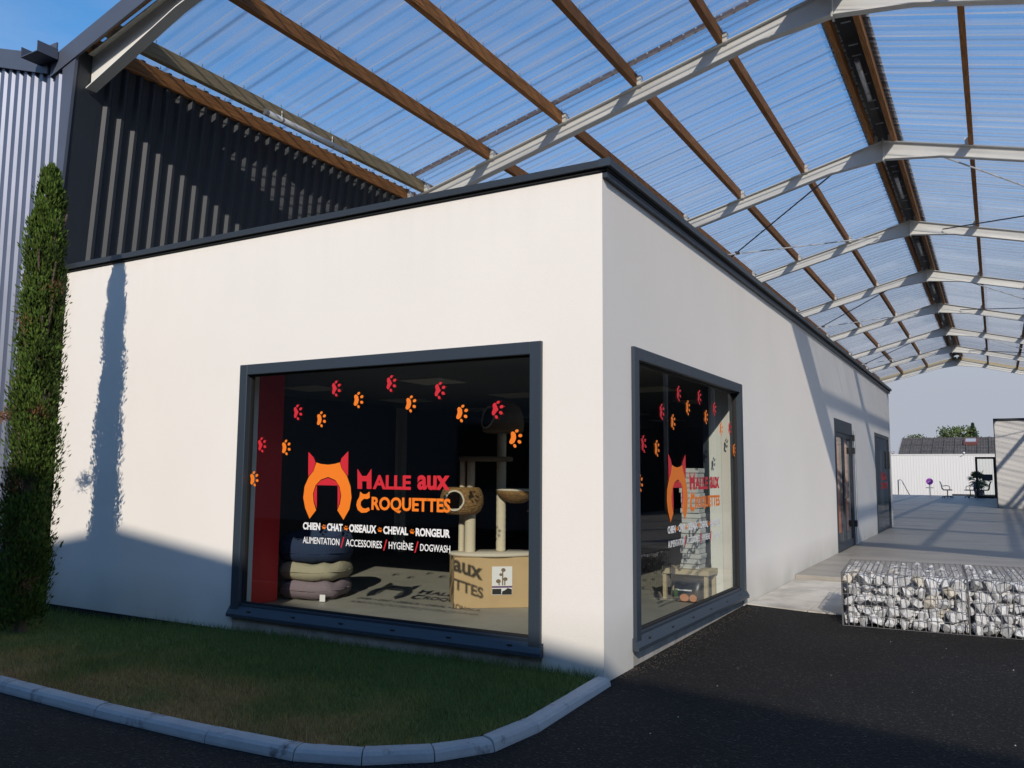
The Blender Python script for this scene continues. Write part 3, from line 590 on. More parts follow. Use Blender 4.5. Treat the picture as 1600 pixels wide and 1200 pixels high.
cav = math.radians(-90)-ang+R(18)   # local angle of world direction towards the street
pod('basket_house', [(.001, 0), (.15, 0), (.195, .03), (.225, .1), (.225, .18), (.2, .25), (.175, .275), (.001, .275)], (-.435, -.04, .42), cav-.1, .145, .098, 'basket')
flatplate(.17, .13, 0, .04, -.435, -.04).build('basket_cushion', M['plush'], ct, True).location = (0, 0, .435)
b = MB().lathe([(.001, 0), (.07, .0), (.13, .03), (.19, .08), (.215, .125), (.205, .13), (.18, .09), (.12, .045), (.001, .03)], (.13, -.08, .535), 36); b.build('woven_bowl', M['basket'], ct, True)
MB().lathe([(.2, .118), (.213, .128), (.22, .14), (.205, .15), (.19, .135)], (.13, -.08, .535), 36).build('bowl_rim', M['plush'], ct, True)
flatplate(.285, .17, 0, .05, -.18, .02).build('platform', M['plushdark'], ct, True).location = (0, 0, .965)
pod('top_cave', [(.001, 0), (.18, 0), (.215, .02), (.225, .1), (.21, .2), (.17, .28), (.1, .33), (.001, .345)], (-.01, -.02, 1.26), cav-.75, .16, .11, 'plushdark')
for (x, y) in ((.32, -.05), (.35, -.05)):
    MB().tube([(x, y, .6), (x+.006, y, .45), (x-.004, y, .3), (x+.003, y, .04)], .0022, 4, (1, 0, 0)).build('toy_string', M['metal'], ct)
MB().lathe([(.001, 0), (.018, .006), (.022, .02), (.018, .034), (.001, .04)], (.29, .1, .43), 12).build('toy_ball', M['plushdark'], ct, True)
MB().box(.30, .38, -.065, -.045, .385, .405).build('toy_tag', M['print'], ct)

# right window: bench, cartons, bag
t = thing('display_bench', 'pale wooden bench board holding the carton stack behind the right window', 'bench', (0, 0, -.008))
MB().box(-.80, -.27, 3.36, 3.70, .27, .325).build('board', M['plank'], t)
for xx in (-.77, -.31):
    for yy in (3.4, 3.68): MB().box(xx-.02, xx+.02, yy-.02, yy+.02, 0, .268).build('leg', M['plank'], t)
cm = MB().box(-.105, .105, -.11, .11, 0, .050); cmsh = cm.mesh('carton', M['carton'])
for k in range(20):
    o = bevel(link('carton', cmsh, None, (-.49+random.uniform(-.012, .012), 3.53+random.uniform(-.012, .012), .3195+k*.0545), random.uniform(-.05, .05)), .004, 1)
    tag(o, 'topmost pale grey flat carton of the tall stack behind the right window' if k == 19 else 'lowest pale grey flat carton of the tall stack, resting on the bench board' if k == 0 else 'pale grey flat carton in the tall stack standing on the bench behind the right window', 'carton', 'flat cartons stacked behind the right window')
t = thing('feed_bag', 'dark pet food bag standing under the wooden bench behind the right window', 'pet food bag', (-.47, 3.3, -.008))
b = MB(); v = []
for j, (z, d) in enumerate([(0, .07), (.03, .09), (.12, .085), (.2, .06), (.25, .012)]):
    for i in range(20):
        a = 2*math.pi*i/20; v.append((.155*math.copysign(abs(math.cos(a))**.5, math.cos(a)), d*math.copysign(abs(math.sin(a))**.7, math.sin(a)), z))
f = [(j*20+i, j*20+(i+1) % 20, (j+1)*20+(i+1) % 20, (j+1)*20+i) for j in range(4) for i in range(20)]+[tuple(range(20))[::-1], tuple(range(80, 100))]
b.add(v, f).build('bag_body', M['bag'], t, True)
b = MB(); fnb = lambda u, w, d: (u, -.0935-d, w)
b.prism([(.05*math.cos(a)-.02, .05+.04*math.sin(a)) for a in np.linspace(0, 5.8, 12)], fnb, .002); b.prism([(.04*math.cos(a)+.075, .05+.04*math.sin(a)) for a in np.linspace(0, 5.8, 12)], fnb, .002)
b.build('dog_print', M['tan'], t)
MB().box(-.12, .06, -.0945, -.092, .12, .135).build('pale_band', M['print'], t); MB().box(-.13, -.09, -.096, -.094, .04, .13).build('green_print', M['green'], t)
t = thing('orange_banner', 'pair of orange hanging banners seen behind the entrance door glass', 'banner', (-.085, 10.22, -.008))
for dx_, dy_ in ((0, .12), (0, .98)): MB().box(dx_-.008, dx_+.008, dy_, dy_+.62, .3, 2.0).build('banner_cloth', M['orange'], t)
MB().tube([(-.02, -.05, 2.02), (-.02, 1.75, 2.02)], .01).build('banner_rail', M['metal'], t)
for yy in (.3, 1.2): MB().tube([(-.02, yy, 0), (-.02, yy, 2.02)], .008).build('banner_post', M['metal'], t)

# ------------------------------------------------------------------ canopy hall
XR, ZR, SL = .78, 7.95, .255
BAY = 6.0; NB = 8; XE0, XE1 = -6.42, 7.98
zt = lambda x: ZR-SL*abs(x-XR)
hall = thing('market_hall_canopy', 'open gabled hall canopy of white steel rafters, brown purlins and clear corrugated roof sheets', 'canopy')
def ibeam(b, p0, p1, h0, h1, w=.13, tw=.012, tf=.014):
    """I section hung below the line p0-p1 in the plane y = const"""
    for (a0, a1, wd) in ((0, tf, w), (None, None, w), ('w', None, tw)):
        v = []
        for p, h in ((p0, h0), (p1, h1)):
            top, bot = (0, tf) if a0 == 0 else ((h-tf, h) if a0 is None else (tf, h-tf))
            for yy, zz in ((-wd/2, -bot), (wd/2, -bot), (wd/2, -top), (-wd/2, -top)): v.append((p[0], p[1]+yy, p[2]+zz))
        b.add(v, [(0, 1, 2, 3), (7, 6, 5, 4), (0, 4, 5, 1), (1, 5, 6, 2), (2, 6, 7, 3), (3, 7, 4, 0)])
for k in range(NB+1):
    y = .02 if k == 0 else k*BAY
    for sgn in (-1, 1):
        xe = XE0 if sgn < 0 else XE1; b = MB(); d = .25
        xa, xb = (xe, xe-sgn*1.5); xc = XR+sgn*1.0
        ibeam(b, (xa, y, zt(xa)), (xb, y, zt(xb)), d+.17, d); ibeam(b, (xb, y, zt(xb)), (xc, y, zt(xc)), d, d); ibeam(b, (xc, y, zt(xc)), (XR+sgn*.012, y, ZR-.003), d, d+.13)
        rf = b.build('rafter', M['white_steel'], hall)
        MB().box(min(XR+sgn*.001, XR+sgn*.012), max(XR+sgn*.001, XR+sgn*.012), y-.08, y+.08, ZR-.42, ZR+.03).build('apex_plate', M['white_steel'], rf)
        # columns
        if sgn > 0 or k > 0:
            c = MB(); xx = xe+sgn*.02
            c.box(xx-.07, xx-.056, y-.07, y+.07, -.1, zt(xe)-.02); c.box(xx+.056, xx+.07, y-.07, y+.07, -.1, zt(xe)-.02); c.box(xx-.056, xx+.056, y-.006, y+.006, -.1, zt(xe)-.02)
            c.build('column', M['white_steel'], hall)
PX = [-6.40, -6.04, -4.70, -3.35, -2.08, -.76, XR-.20, XR+.20, XR+1.52, XR+2.9, XR+4.25, XR+5.6, XR+6.85, XE1-.1]
PH = .19; PW = .085
for xi, x in enumerate(PX):
    for k in range(NB):
        y0 = -.13 if k == 0 else k*BAY+.004; y1 = (k+1)*BAY-.004; z = zt(x)
        o = MB().box(-PW/2, PW/2, y0-3, y1-3, 0, PH-.004)
        o = bevel(o.build('purlin', M['woodgrey'] if xi == 1 and k == 0 else M['wood'], hall, loc=(x, 3, z)), .006, 1)
        if xi == 0: o.scale.z = 1.0
        # cleat
        if k < 7:
            MB().box(-.008 if x < XR else -.06, .06 if x < XR else .008, -.05, .05, 0, .15).build('cleat', M['white_steel'], o, loc=((PW/2+.002 if x < XR else -PW/2-.002), y1-3-.02, 0))
# roof sheets (corrugated across y, running down the slope)
def sheet(sgn):
    wv = 3; pit_ = 1.0/wv; prof = []
    for i in range(wv):
        a = i*pit_; prof += [(a, 0), (a+.235, 0), (a+.252, .034), (a+.305, .034), (a+.322, 0)]
    prof += [(1.02, 0.002), (1.06, 0.002)]
    x0 = XR+sgn*.13; x1 = (XE0-.12) if sgn < 0 else (XE1+.25); b = MB(); n = len(prof)
    for x in (x0, x1): b.v += [(x, p[0], zt(x)+PH+p[1]) for p in prof]
    b.f = [(i, i+1, n+i+1, n+i) for i in range(n-1)]
    return b.mesh('roof_sheet', M['sheet'], fix=False)
for sgn in (-1, 1):
    me = sheet(sgn)
    for i in range(48): link('roof_sheet', me, hall, (0, -.1+i*1.005, .003*(i % 2)))
# ridge cap, joint strips
b = MB(); 
for sgn in (-1, 1): b.add([(XR, -.15, ZR+PH+.075), (XR, 48.2, ZR+PH+.075), (XR+sgn*.33, 48.2, zt(XR+.33)+PH+.045), (XR+sgn*.33, -.15, zt(XR+.33)+PH+.045)], [(0, 1, 2, 3)])
b.build('ridge_cap', M['ridge'], hall, fix=False)
for k in range(NB):
    for j in range(14):
        yy = k*BAY+.5+j*.38
        if j % 3 != 0: MB().box(XR-.07, XR+.07, yy-.02, yy+.02, ZR+.155, ZR+.163).build('ridge_clip', M['steelpost'], hall)
def strip(sgn, y, w=.15):
    x0 = XR+sgn*.34; x1 = XE0+.1 if sgn < 0 else XE1
    return MB().add([(x0, y-w/2, zt(x0)+PH+.045), (x1, y-w/2, zt(x1)+PH+.045), (x1, y+w/2, zt(x1)+PH+.045), (x0, y+w/2, zt(x0)+PH+.045)], [(0, 1, 2, 3)])
b = strip(-1, 5.70); b.build('joint_strip', M['strip'], hall, fix=False)
b = MB()
for i in range(36):
    x = XR-.5-i*.185; b.box(x-.012, x+.012, 5.628, 5.648, zt(x)+PH+.02, zt(x)+PH+.042)
tag(b.build('strip_screws', M['metal'], hall), kind='stuff')
# screws of the sheets along each near purlin
b = MB()
for x in PX[:6]:
    for i in range(18):
        y = .18+i*.335; b.box(x+PW/2+.002, x+PW/2+.014, y, y+.012, zt(x)+PH-.004, zt(x)+PH+.03)
tag(b.build('sheet_screws', M['metal'], hall), kind='stuff')
# verge flashing in front of the gable
for sgn in (-1, 1):
    xa, xb = (-6.86, XR) if sgn < 0 else (XR, XE1+.3)
    zf = lambda x: 6.13+.272*(XR+6.76)-.272*abs(x-XR)
    b = MB(); v = [(x, yy, zf(x)+dz) for x in (xa, xb) for yy in (-.21, -.185) for dz in (0, -.235)]
    b.add(v, [(0, 1, 3, 2), (4, 6, 7, 5), (0, 4, 5, 1), (2, 3, 7, 6), (0, 2, 6, 4), (1, 5, 7, 3)])
    v = [(x, yy, zf(x)+.001-(0 if dz else .012)+(yy+.185)*.62) for x in (xa, xb) for yy in (-.184, .16) for dz in (0, 1)]
    b.add(v, [(0, 1, 3, 2), (4, 6, 7, 5), (0, 4, 5, 1), (2, 3, 7, 6), (0, 2, 6, 4), (1, 5, 7, 3)])
    b.build('verge_flashing', M['cladflat'], hall)
    xm = xb if sgn < 0 else xa
    x0_ = -6.25 if sgn < 0 else XR+.05; x1_ = XR-.05 if sgn < 0 else XE1
    MB().bar((x0_, -.10, zt(x0_)+.06), (x1_, -.10, zt(x1_)+.06), .06, .10, (0, 0, 1)).build('verge_batten', M['wood'], hall)
# bracing rods
for k in (2, 4, 6):
    for sgn in (-1, 1):
        xa = XR+sgn*.75; xb = (XE0+.5) if sgn < 0 else XE1-1.2; ya, yb = k*BAY+.07, (k+1)*BAY-.07; dz = -.12
        o1 = MB().tube([(xa, ya, zt(xa)+dz), (xb, yb, zt(xb)+dz)], .016, 6).build('brace_rod', M['rodd'] if sgn < 0 else M['rod'], hall)
        o2 = MB().tube([(xb, ya, zt(xb)+dz-.04), (xa, yb, zt(xa)+dz-.04)], .016, 6).build('brace_rod', M['rod'] if sgn < 0 else M['rodd'], hall)
        cx, cy = (xa+xb)/2, (ya+yb)/2; MB().box(cx-.05, cx+.05, cy-.05, cy+.05, zt(cx)+dz-.05, zt(cx)+dz+.01).build('brace_plate', M['rodd'], o1)
# last gable trim
for sgn in (-1, 1):
    xe = XE0 if sgn < 0 else XE1
    MB().bar((xe, 48.14, zt(xe)+.02), (XR, 48.14, ZR+.02), .03, .3).build('gable_board', M['plank'], hall)
# tube lights
def tube_light(label, loc, ln=1.5):
    t = thing('tube_light', label, 'tube light', loc, 0, 'unlit tube lights hung under the hall roof')
    MB().tube([(0, -ln/2, 0), (0, ln/2, 0)], .04, 10).build('tube_body', M['tube'], t, True)
    for s in (-1, 1):
        MB().tube([(0, s*ln/2, 0), (0, s*(ln/2+.05), 0)], .043, 10).build('end_cap', M['steelpost'], t)
        MB().tube([(0, s*ln*.33-.012, 0), (0, s*ln*.33+.012, 0)], .045, 10).build('clip', M['steelpost'], t)
        MB().tube([(0, s*ln*.33, .03), (0, s*ln*.33, .13)], .006, 6).build('hanger', M['steelpost'], t)
tube_light('white tube light under the pale weathered purlin above the dark cladding', (-5.975, 3.05, zt(-6.04)+.0), 1.55)
for k, w_ in enumerate(['second', 'third', 'fourth', 'fifth', 'sixth', 'seventh']):
    tube_light('white tube light under the ridge in the %s bay from the front' % w_, (XR+.02, (k+1)*BAY+(3.0 if k == 0 else 3.0), ZR-.02), 1.5)

# ribbed dark wall closing the right side of the hall
prof = []
for i in range(6):
    a = i*.19; prof += [(a, 0), (a+.085, 0), (a+.118, .036), (a+.157, .036)]
prof.append((1.14, 0)); n = len(prof); b = MB()
for z in (-.1, 6.15): b.v += [(-p[1], p[0], z) for p in prof]
b.f = [(i, i+1, n+i+1, n+i) for i in range(n-1)]; wme = b.mesh('side_cladding', M['dark'], fix=False)
for i in range(26): link('side_cladding', wme, hall, (8.12, 18.4+i*1.14, 0))

# ------------------------------------------------------------------ left hall
lh = thing('neighbour_hall', 'neighbouring hall with pale ribbed metal front and dark ribbed side wall at far left', 'hall', (0, 0, 0))
LEAN = .085; xw = lambda z: -6.62+LEAN*(z-3.65)
# dark side wall panels
pt_, npr = .19, 6; pw_ = pt_*npr; prof = []
for i in range(npr):
    a = i*pt_; prof += [(a, 0), (a+.085, 0), (a+.118, .036), (a+.157, .036)]
prof.append((pw_, 0))
b = MB(); z0, z1 = 3.2, 6.32; n = len(prof)
for z in (z0, z1): b.v += [(xw(z)+p[1], p[0], z) for p in prof]
b.f = [(i, i+1, n+i+1, n+i) for i in range(n-1)]
pm = b.mesh('side_cladding', M['dark'], fix=False)
for i in range(42): link('side_cladding', pm, lh, (0, .115+i*pw_, 0))
MB().add([(xw(z)+.002+d, y, z) for z in (-.3, 6.14) for y, d in ((-.155, 0), (.13, .0), (.13, -.08), (-.155, -.08))], [(0, 1, 5, 4), (1, 2, 6, 5), (2, 3, 7, 6), (3, 0, 4, 7), (4, 5, 6, 7)]).build('corner_post', M['dark'], lh)
MB().add([(xw(z)+d, y, z) for z in (-.3, 6.28) for y, d in ((.12, -.09), (48, -.09), (48, -.25), (.12, -.25))], [(0, 1, 5, 4), (1, 2, 6, 5), (2, 3, 7, 6), (3, 0, 4, 7), (4, 5, 6, 7)]).build('side_wall_core', M['dark'], lh)
# base flashing along the shop parapet
MB().box(-6.64, -6.60, .0, 18, H+.02, H+.03).build('base_flashing', M['frame'], lh)
# front cladding
pf, nf = .165, 7; pwf = pf*nf; prof = []
for i in range(nf):
    a = i*pf; prof += [(a, 0), (a+.03, -.030), (a+.090, -.030), (a+.115, 0)]
prof.append((pwf, 0)); n = len(prof)
zv = lambda x: 6.02+.32*(-6.95-x)
for i in range(12):
    x1 = -6.66-i*pwf; x0 = x1-pwf; b = MB()
    b.v = [(x0+p[0], -.15+p[1], -.35) for p in prof]+[(x0+p[0], -.15+p[1], max(zv(x0+p[0]), 5.9) if x0+p[0] > -14.3 else 6.02+.32*(7.3)-.32*(-14.25-x0-p[0])) for p in prof]
    b.f = [(k, k+1, n+k+1, n+k) for k in range(n-1)]; b.build('front_cladding', M['clad'], lh, fix=False)
b = MB(); q_ = [(-6.645, 3.3), (-6.62, 3.3), (xw(6.1)+.012, 6.1), (-6.645, 6.1)]
b.prism(q_, lambda u, w, d: (u, -.195+d, w), .035).box(-6.645, -6.60, -.195, -.16, -.35, 3.299); b.build('corner_trim', M['cladflat'], lh)
zv2 = lambda x: 6.16+.325*(-6.93-x)
v = [(x, yy, zv2(x)+dz) for x in (-6.9, -14.25) for yy in (-.225, -.195) for dz in (0, -.24)]
MB().add(v, [(0, 1, 3, 2), (4, 6, 7, 5), (0, 4, 5, 1), (2, 3, 7, 6), (0, 2, 6, 4), (1, 5, 7, 3)]).build('verge_flashing', M['cladflat'], lh)
MB().add([(-6.85, -.19, 6.1), (-14.25, -.19, zv2(-14.25)-.06), (-14.25, 48, zv2(-14.25)-.06), (-6.85, 48, 6.1)], [(0, 1, 2, 3)]).build('roof', M['wareroof'], lh, fix=False)
MB().add([(-21.6, -.19, 6.1), (-14.25, -.19, zv2(-14.25)-.06), (-14.25, 48, zv2(-14.25)-.06), (-21.6, 48, 6.1)], [(0, 1, 2, 3)]).build('roof', M['wareroof'], lh, fix=False)
# valley gutter end box
b = MB(); b.box(-7.03, -6.72, -.46, -.222, 6.035, 6.045); b.box(-7.04, -7.03, -.46, -.222, 6.035, 6.16); b.box(-6.72, -6.71, -.46, -.222, 6.035, 6.16); b.box(-7.03, -6.72, -.24, -.222, 6.045, 6.24); b.box(-6.99, -6.76, -.222, 1, 6.045, 6.06)
b.build('gutter_outlet', M['cladflat'], lh)

# ------------------------------------------------------------------ cypress
cy = thing('columnar_cypress', 'tall narrow columnar green cypress standing in the lawn by the white front wall', 'tree', (-5.24, -1.06, -.16))
b = MB(); b.sweep([(0, 0, 0), (.01, 0, 1.2), (-.01, .01, 2.6), (0, 0, 3.9)], [(.05*math.cos(a*.785), .05*math.sin(a*.785)) for a in range(8)], (1, 0, 0)); b.build('trunk', M['bark'], cy)
b = MB()
for k in range(46):
    z = random.uniform(.1, 3.6); a = random.uniform(0, 6.28); r = .17
    b.tube([(0, 0, z), (r*.6*math.cos(a), r*.6*math.sin(a), z+.25), (r*math.cos(a), r*math.sin(a), z+.6)], .009, 5, (math.sin(a), -math.cos(a), 0.1))
b.build('branches', M['bark'], cy)
def cyp_r(z): return np.interp(z, [0, .15, .6, 1.3, 2.1, 3.0, 3.6, 4.0, 4.25, 4.47], [.11, .175, .205, .19, .175, .16, .14, .11, .065, .01])
nc = 620; zc_ = np.concatenate([rng.uniform(.12, 4.0, nc-60), rng.uniform(3.6, 4.32, 60)]); ac = rng.uniform(0, 2*np.pi, nc); rc = cyp_r(zc_)*rng.uniform(.55, 1.0, nc)*(1+.10*np.sin(3*ac+4*zc_))
big = rng.random(nc) < .06; rc[big] *= 1.18
per = 75; n = nc*per; ci = np.repeat(np.arange(nc), per)
cs = (.055+.04*rng.random(nc))*np.clip(cyp_r(zc_)/.2, .22, 1.1)
og = np.clip(rng.normal(0, .5, (n, 3)), -.95, .95); og[:, 2] = og[:, 2]*2.0+.35
C_ = np.stack([rc[ci]*np.cos(ac[ci]), rc[ci]*np.sin(ac[ci]), zc_[ci]], 1)+og*cs[ci][:, None]
od = np.stack([np.cos(ac[ci]), np.sin(ac[ci]), np.zeros(n)], 1)
dirv = od*.28+np.array([0, 0, .95])+og*.35+rng.normal(0, .15, (n, 3)); dirv /= np.linalg.norm(dirv, axis=1)[:, None]
sd2 = np.cross(dirv, od+rng.normal(0, .6, (n, 3))); sd2 /= np.linalg.norm(sd2, axis=1)[:, None]
ln = rng.uniform(.025, .06, n)[:, None]; wd = rng.uniform(.005, .012, n)[:, None]
tris_obj('crown', np.stack([C_, C_+dirv*ln*.45+sd2*wd, C_+dirv*ln, C_+dirv*ln*.45-sd2*wd], 1), M['needle'], cy, 4)
for k in range(7):
    z_ = random.uniform(.15, 3.2); a_ = random.uniform(3.4, 6.6); r_ = float(cyp_r(z_))*.95; nb_ = 90
    p0 = np.array([r_*math.cos(a_), r_*math.sin(a_), z_])+rng.normal(0, .04, (nb_, 3)); dv = np.array([math.cos(a_)*.4, math.sin(a_)*.4, .6])+rng.normal(0, .4, (nb_, 3)); dv /= np.linalg.norm(dv, axis=1)[:, None]; s2 = np.cross(dv, rng.normal(0, 1, (nb_, 3))); s2 /= np.linalg.norm(s2, axis=1)[:, None]
    tag(tris_obj('brown_spray', np.stack([p0-s2*.004, p0+s2*.004, p0+dv*.06], 1), M['deadtwig'], cy), kind='stuff')
n = 260; p0 = np.array([-.30, -.05, 2.0])+rng.normal(0, .05, (n, 3))*np.array([1.4, 1, .7]); dv = np.array([-.8, -.1, .1])+rng.normal(0, .5, (n, 3)); dv /= np.linalg.norm(dv, axis=1)[:, None]; s2 = np.cross(dv, rng.normal(0, 1, (n, 3))); s2 /= np.linalg.norm(s2, axis=1)[:, None]
tris_obj('dead_tuft', np.stack([p0-s2*.004, p0+s2*.004, p0+dv*.08], 1), M['deadtwig'], cy)

# ------------------------------------------------------------------ gabions
def hull_stone(seed):
    r_ = random.Random(seed); bm = bmesh.new()
    for i in range(16):
        v = Vector((r_.gauss(0, 1), r_.gauss(0, 1), r_.gauss(0, 1))).normalized(); v *= r_.uniform(.82, 1.08); v.x *= r_.uniform(.9, 1.0); bm.verts.new((v.x*1.05, v.y*.9, v.z*.8))
    bmesh.ops.convex_hull(bm, input=bm.verts); bmesh.ops.delete(bm, geom=[v for v in bm.verts if not v.link_faces], context='VERTS')
    bmesh.ops.bevel(bm, geom=bm.edges[:], offset=.06, segments=1, affect='EDGES') if 0 else None
    me = bpy.data.meshes.new('stone'); bm.to_mesh(me); bm.free(); return me
stones = []
for i in range(22):
    me = hull_stone(100+i); me.materials.append(M['stonewarm'] if i % 20 == 7 else M['stone']); stones.append(me)
def gabion(loc, rz, ln, label):
    t = thing('gabion', label, 'gabion', loc, rz, 'wire baskets of white stones by the paving edge')
    dp, ht = 1.32, .50; rr = random.Random(int(ln*1000)+5); cnt = 0
    cell = .108
    nx = int(ln/cell); nz = 5; cz = (ht-.02)/nz; cx = (ln-.02)/nx
    def put(x, y, z, s):
        o = link('stone', rr.choice(stones), t, (x, y, z)); o.rotation_euler = (rr.uniform(0, 6.28), rr.uniform(0, 6.28), rr.uniform(0, 6.28)); sv = s*rr.uniform(.85, 1.12); o.scale = (sv*rr.uniform(.95, 1.25), sv*rr.uniform(.85, 1.1), sv*rr.uniform(.8, 1.05))
    for k in range(nz):
        for i in range(nx):
            off = .5*cx*(k % 2)
            x = min(max(.055, .01+(i+.5)*cx+off*.6+rr.uniform(-.018, .018)), ln-.055); z = min(max(.05, .01+(k+.5)*cz+rr.uniform(-.014, .014)), ht-.055)
            put(x, .055+rr.uniform(-.006, .008), z, .071)      # front layer
            put(x+.055, .135+rr.uniform(-.01, .01), z+.01, .07)
    ny = 11
    for j in range(1, ny):
        for i in range(nx): put(.01+(i+.5)*cx+rr.uniform(-.02, .02), .05+j*.115+rr.uniform(-.02, .02), ht-.065+rr.uniform(-.012, .004), .072)   # top layer
    for j in range(1, ny, 1):
        for k in range(0, nz-1): put(.055, .05+j*.115+rr.uniform(-.02, .02), .01+(k+.5)*cz, .07)      # left end
        if j % 2 and ln < 1.2: pass
    b = MB(); w = .0025
    def wx(y, z): b.box(0, ln, y-w, y+w, z-w, z+w)
    for k in range(6): wx(-.003, .002+k*(ht-.004)/5); 
    for j in range(14): wx(-.003+j*(dp+.006)/13, ht)
    nv = int(ln/.05)
    for i in range(nv+1):
        x = i*ln/nv; b.box(x-w, x+w, -.003-w*2.1, -.003-w*.1, 0, ht); b.box(x-w, x+w, -.003, dp+.003, ht+w*.2, ht+w*2.2)
    for k in range(6): b.box(-.003-w, -.003+w, 0, dp, .002+k*(ht-.004)/5-w, .002+k*(ht-.004)/5+w)
    for j in range(27): b.box(-.003-w*2.2, -.003-w*.2, j*dp/26-w, j*dp/26+w, 0, ht)
    tag(b.build('wire_mesh', M['wire'], t, fix=False), kind='stuff')
    b = MB()
    for x in (0, ln): b.tube([(x, -.006, 0), (x, -.006, ht)], .004, 6)
    b.tube([(0, -.006, ht), (ln, -.006, ht)], .004, 6); b.build('edge_wire', M['wire'], t); MB().tube([(0, dp, ht), (ln, dp, ht)], .004, 6).build('edge_wire', M['wire'], t)
    b = MB().box(.14, ln-.05, .22, dp-.05, .0, ht-.12); b.build('stone_core', M['stone'], t)
    return t
gz = -.078
g1 = gabion((1.10, 3.12, gz), .075, 1.06, 'wire gabion basket of white stones at the paving edge, nearest the entrance door')
g2 = gabion((1.10+1.063*math.cos(.075), 3.12+1.063*math.sin(.075), gz), .06, 2.0, 'long wire gabion basket of white stones cut by the right edge of the photo')

# ------------------------------------------------------------------ far right building, black door frame
rb = thing('annex_building', 'cream rendered flat roofed building standing at the right under the hall roof', 'building', (0, 0, 0))
MB().box(2.44, 13, 35.07, 54, -.1, 3.66).build('wall', M['stucco'], rb)
MB().box(2.40, 13.05, 35.0, 54.05, 3.662, 3.74).build('parapet_cap', M['cap'], rb)
MB().box(2.405, 2.438, 35.03, 35.1, 0, 3.66).build('corner_bead', M['cap'], rb)
dl = thing('glass_door', 'black framed glass door standing open at the end of the cream annex', 'door', (1.36, 50.9, 0))
b = MB(); b.box(0, .12, -.03, .03, .02, 2.44); b.box(.93, 1.06, -.03, .03, .02, 2.44); b.box(.12, .93, -.03, .03, 2.32, 2.44); b.box(.12, .93, -.03, .03, .02, .17)
b.build('door_frame', M['black'], dl)
MB().add([(.12, 0, .17), (.93, 0, .17), (.93, 0, 2.32), (.12, 0, 2.32)], [(0, 1, 2, 3)]).build('glass', M['glass'], dl, fix=False)
MB().box(.33, .86, -.016, -.004, 1.07, 1.42).build('dark_sign', M['frame'], dl)
for zz in (.3, 2.05, 2.2): MB().box(1.06, 1.1, -.05, .05, zz-.06, zz+.06).build('hinge', M['black'], dl)
MB().tube([(.22, -.03, .9), (.22, -.09, .92), (.22, -.09, 1.5), (.22, -.03, 1.52)], .015, 6, (0, 1, 0)).build('pull_handle', M['black'], dl)

# ------------------------------------------------------------------ white fence wall, far house, trees
wf = thing('white_yard_wall', 'long white ribbed metal wall closing the yard behind the hall', 'wall', (0, 0, 0))
prof = []
for i in range(5): prof += [(i*.2, 0), (i*.2+.15, 0), (i*.2+.165, -.02), (i*.2+.185, -.02)]
prof.append((1, 0)); n = len(prof); b = MB(); b.v = [(p[0], p[1], -.5) for p in prof]+[(p[0], p[1], 2.93) for p in prof]; b.f = [(i, i+1, n+i+1, n+i) for i in range(n-1)]
fm = b.mesh('wall_panel', M['fence'], fix=False)
for i in range(30): link('wall_panel', fm, wf, (-16+i, 68, 0))
MB().box(-16, 14, 67.95, 68.06, 2.93, 3.0).build('coping', M['fence'], wf)
MB().box(-.6, 14, 67.9, 67.97, -.3, -.09).build('base_strip', M['black'], wf)
hs_ = thing('tiled_house', 'low house with dark sheeted roof and red framed skylight behind the white wall', 'house', (0, 0, 0))
MB().box(-4.66, 16, 75.3, 84, -.4, 3.05).build('wall', M['ware'], hs_)
ex0, ez, rz_, yr, ye = -4.95, 2.935, 4.67, 79.5, 74.6
sl = (rz_-ez)/(yr-ye); wS = .862
prof = []
for i in range(4): prof += [(i*wS/4, 0), (i*wS/4+.06, .055), (i*wS/4+.12, .055), (i*wS/4+.15, 0)]
prof[0] = (0, .04); prof[1] = (.02, .14); prof[2] = (.1, .14)
prof.append((wS, 0)); n = len(prof); b = MB()
for r_ in range(6):
    ya, yb = ye+(yr-ye)*r_/6, ye+(yr-ye)*(r_+1)/6
    o = len(b.v); b.v += [(p[0], ya, ez+(ya-ye)*sl+p[1]+.05) for p in prof]+[(p[0], yb, ez+(yb-ye)*sl+p[1]) for p in prof]; b.f += [(o+i, o+i+1, o+n+i+1, o+n+i) for i in range(n-1)]
    o = len(b.v); b.v += [(p[0], ya, ez+(ya-ye)*sl+p[1]+.05) for p in prof]+[(p[0], ya, ez+(ya-ye)*sl+p[1]) for p in prof]; b.f += [(o+i, o+i+1, o+n+i+1, o+n+i) for i in range(n-1)]
tm = b.mesh('roof_sheet', M['tile'], fix=False)
for i in range(16): link('roof_sheet', tm, hs_, (ex0+i*wS, 0, 0))
MB().add([(-4.95, yr, rz_), (8, yr, rz_), (8, yr+4.3, ez), (-4.95, yr+4.3, ez)], [(0, 1, 2, 3)]).build('rear_roof', M['tile'], hs_, fix=False)
b = MB()
for i in range(20): b.box(ex0+i*.6, ex0+i*.6+.57, yr-.12, yr+.12, rz_-.02, rz_+.07+.02*(i % 2))
b.build('ridge_tiles', M['tile'], hs_)
MB().bar((ex0-.06, ye, ez+.03), (ex0-.06, yr, rz_+.03), .12, .14).build('bargeboard', M['ware'], hs_)
sk = MB().bar((.6, 77.3, ez+2.7*sl+.16), (.6, 78.7, ez+4.1*sl+.16), 1.1, .18).build('skylight', M['redframe'], hs_)
MB().bar((.6, 77.7, ez+3.1*sl+.27), (.6, 78.5, ez+3.9*sl+.27), .8, .03).build('pane', M['pane'], sk)
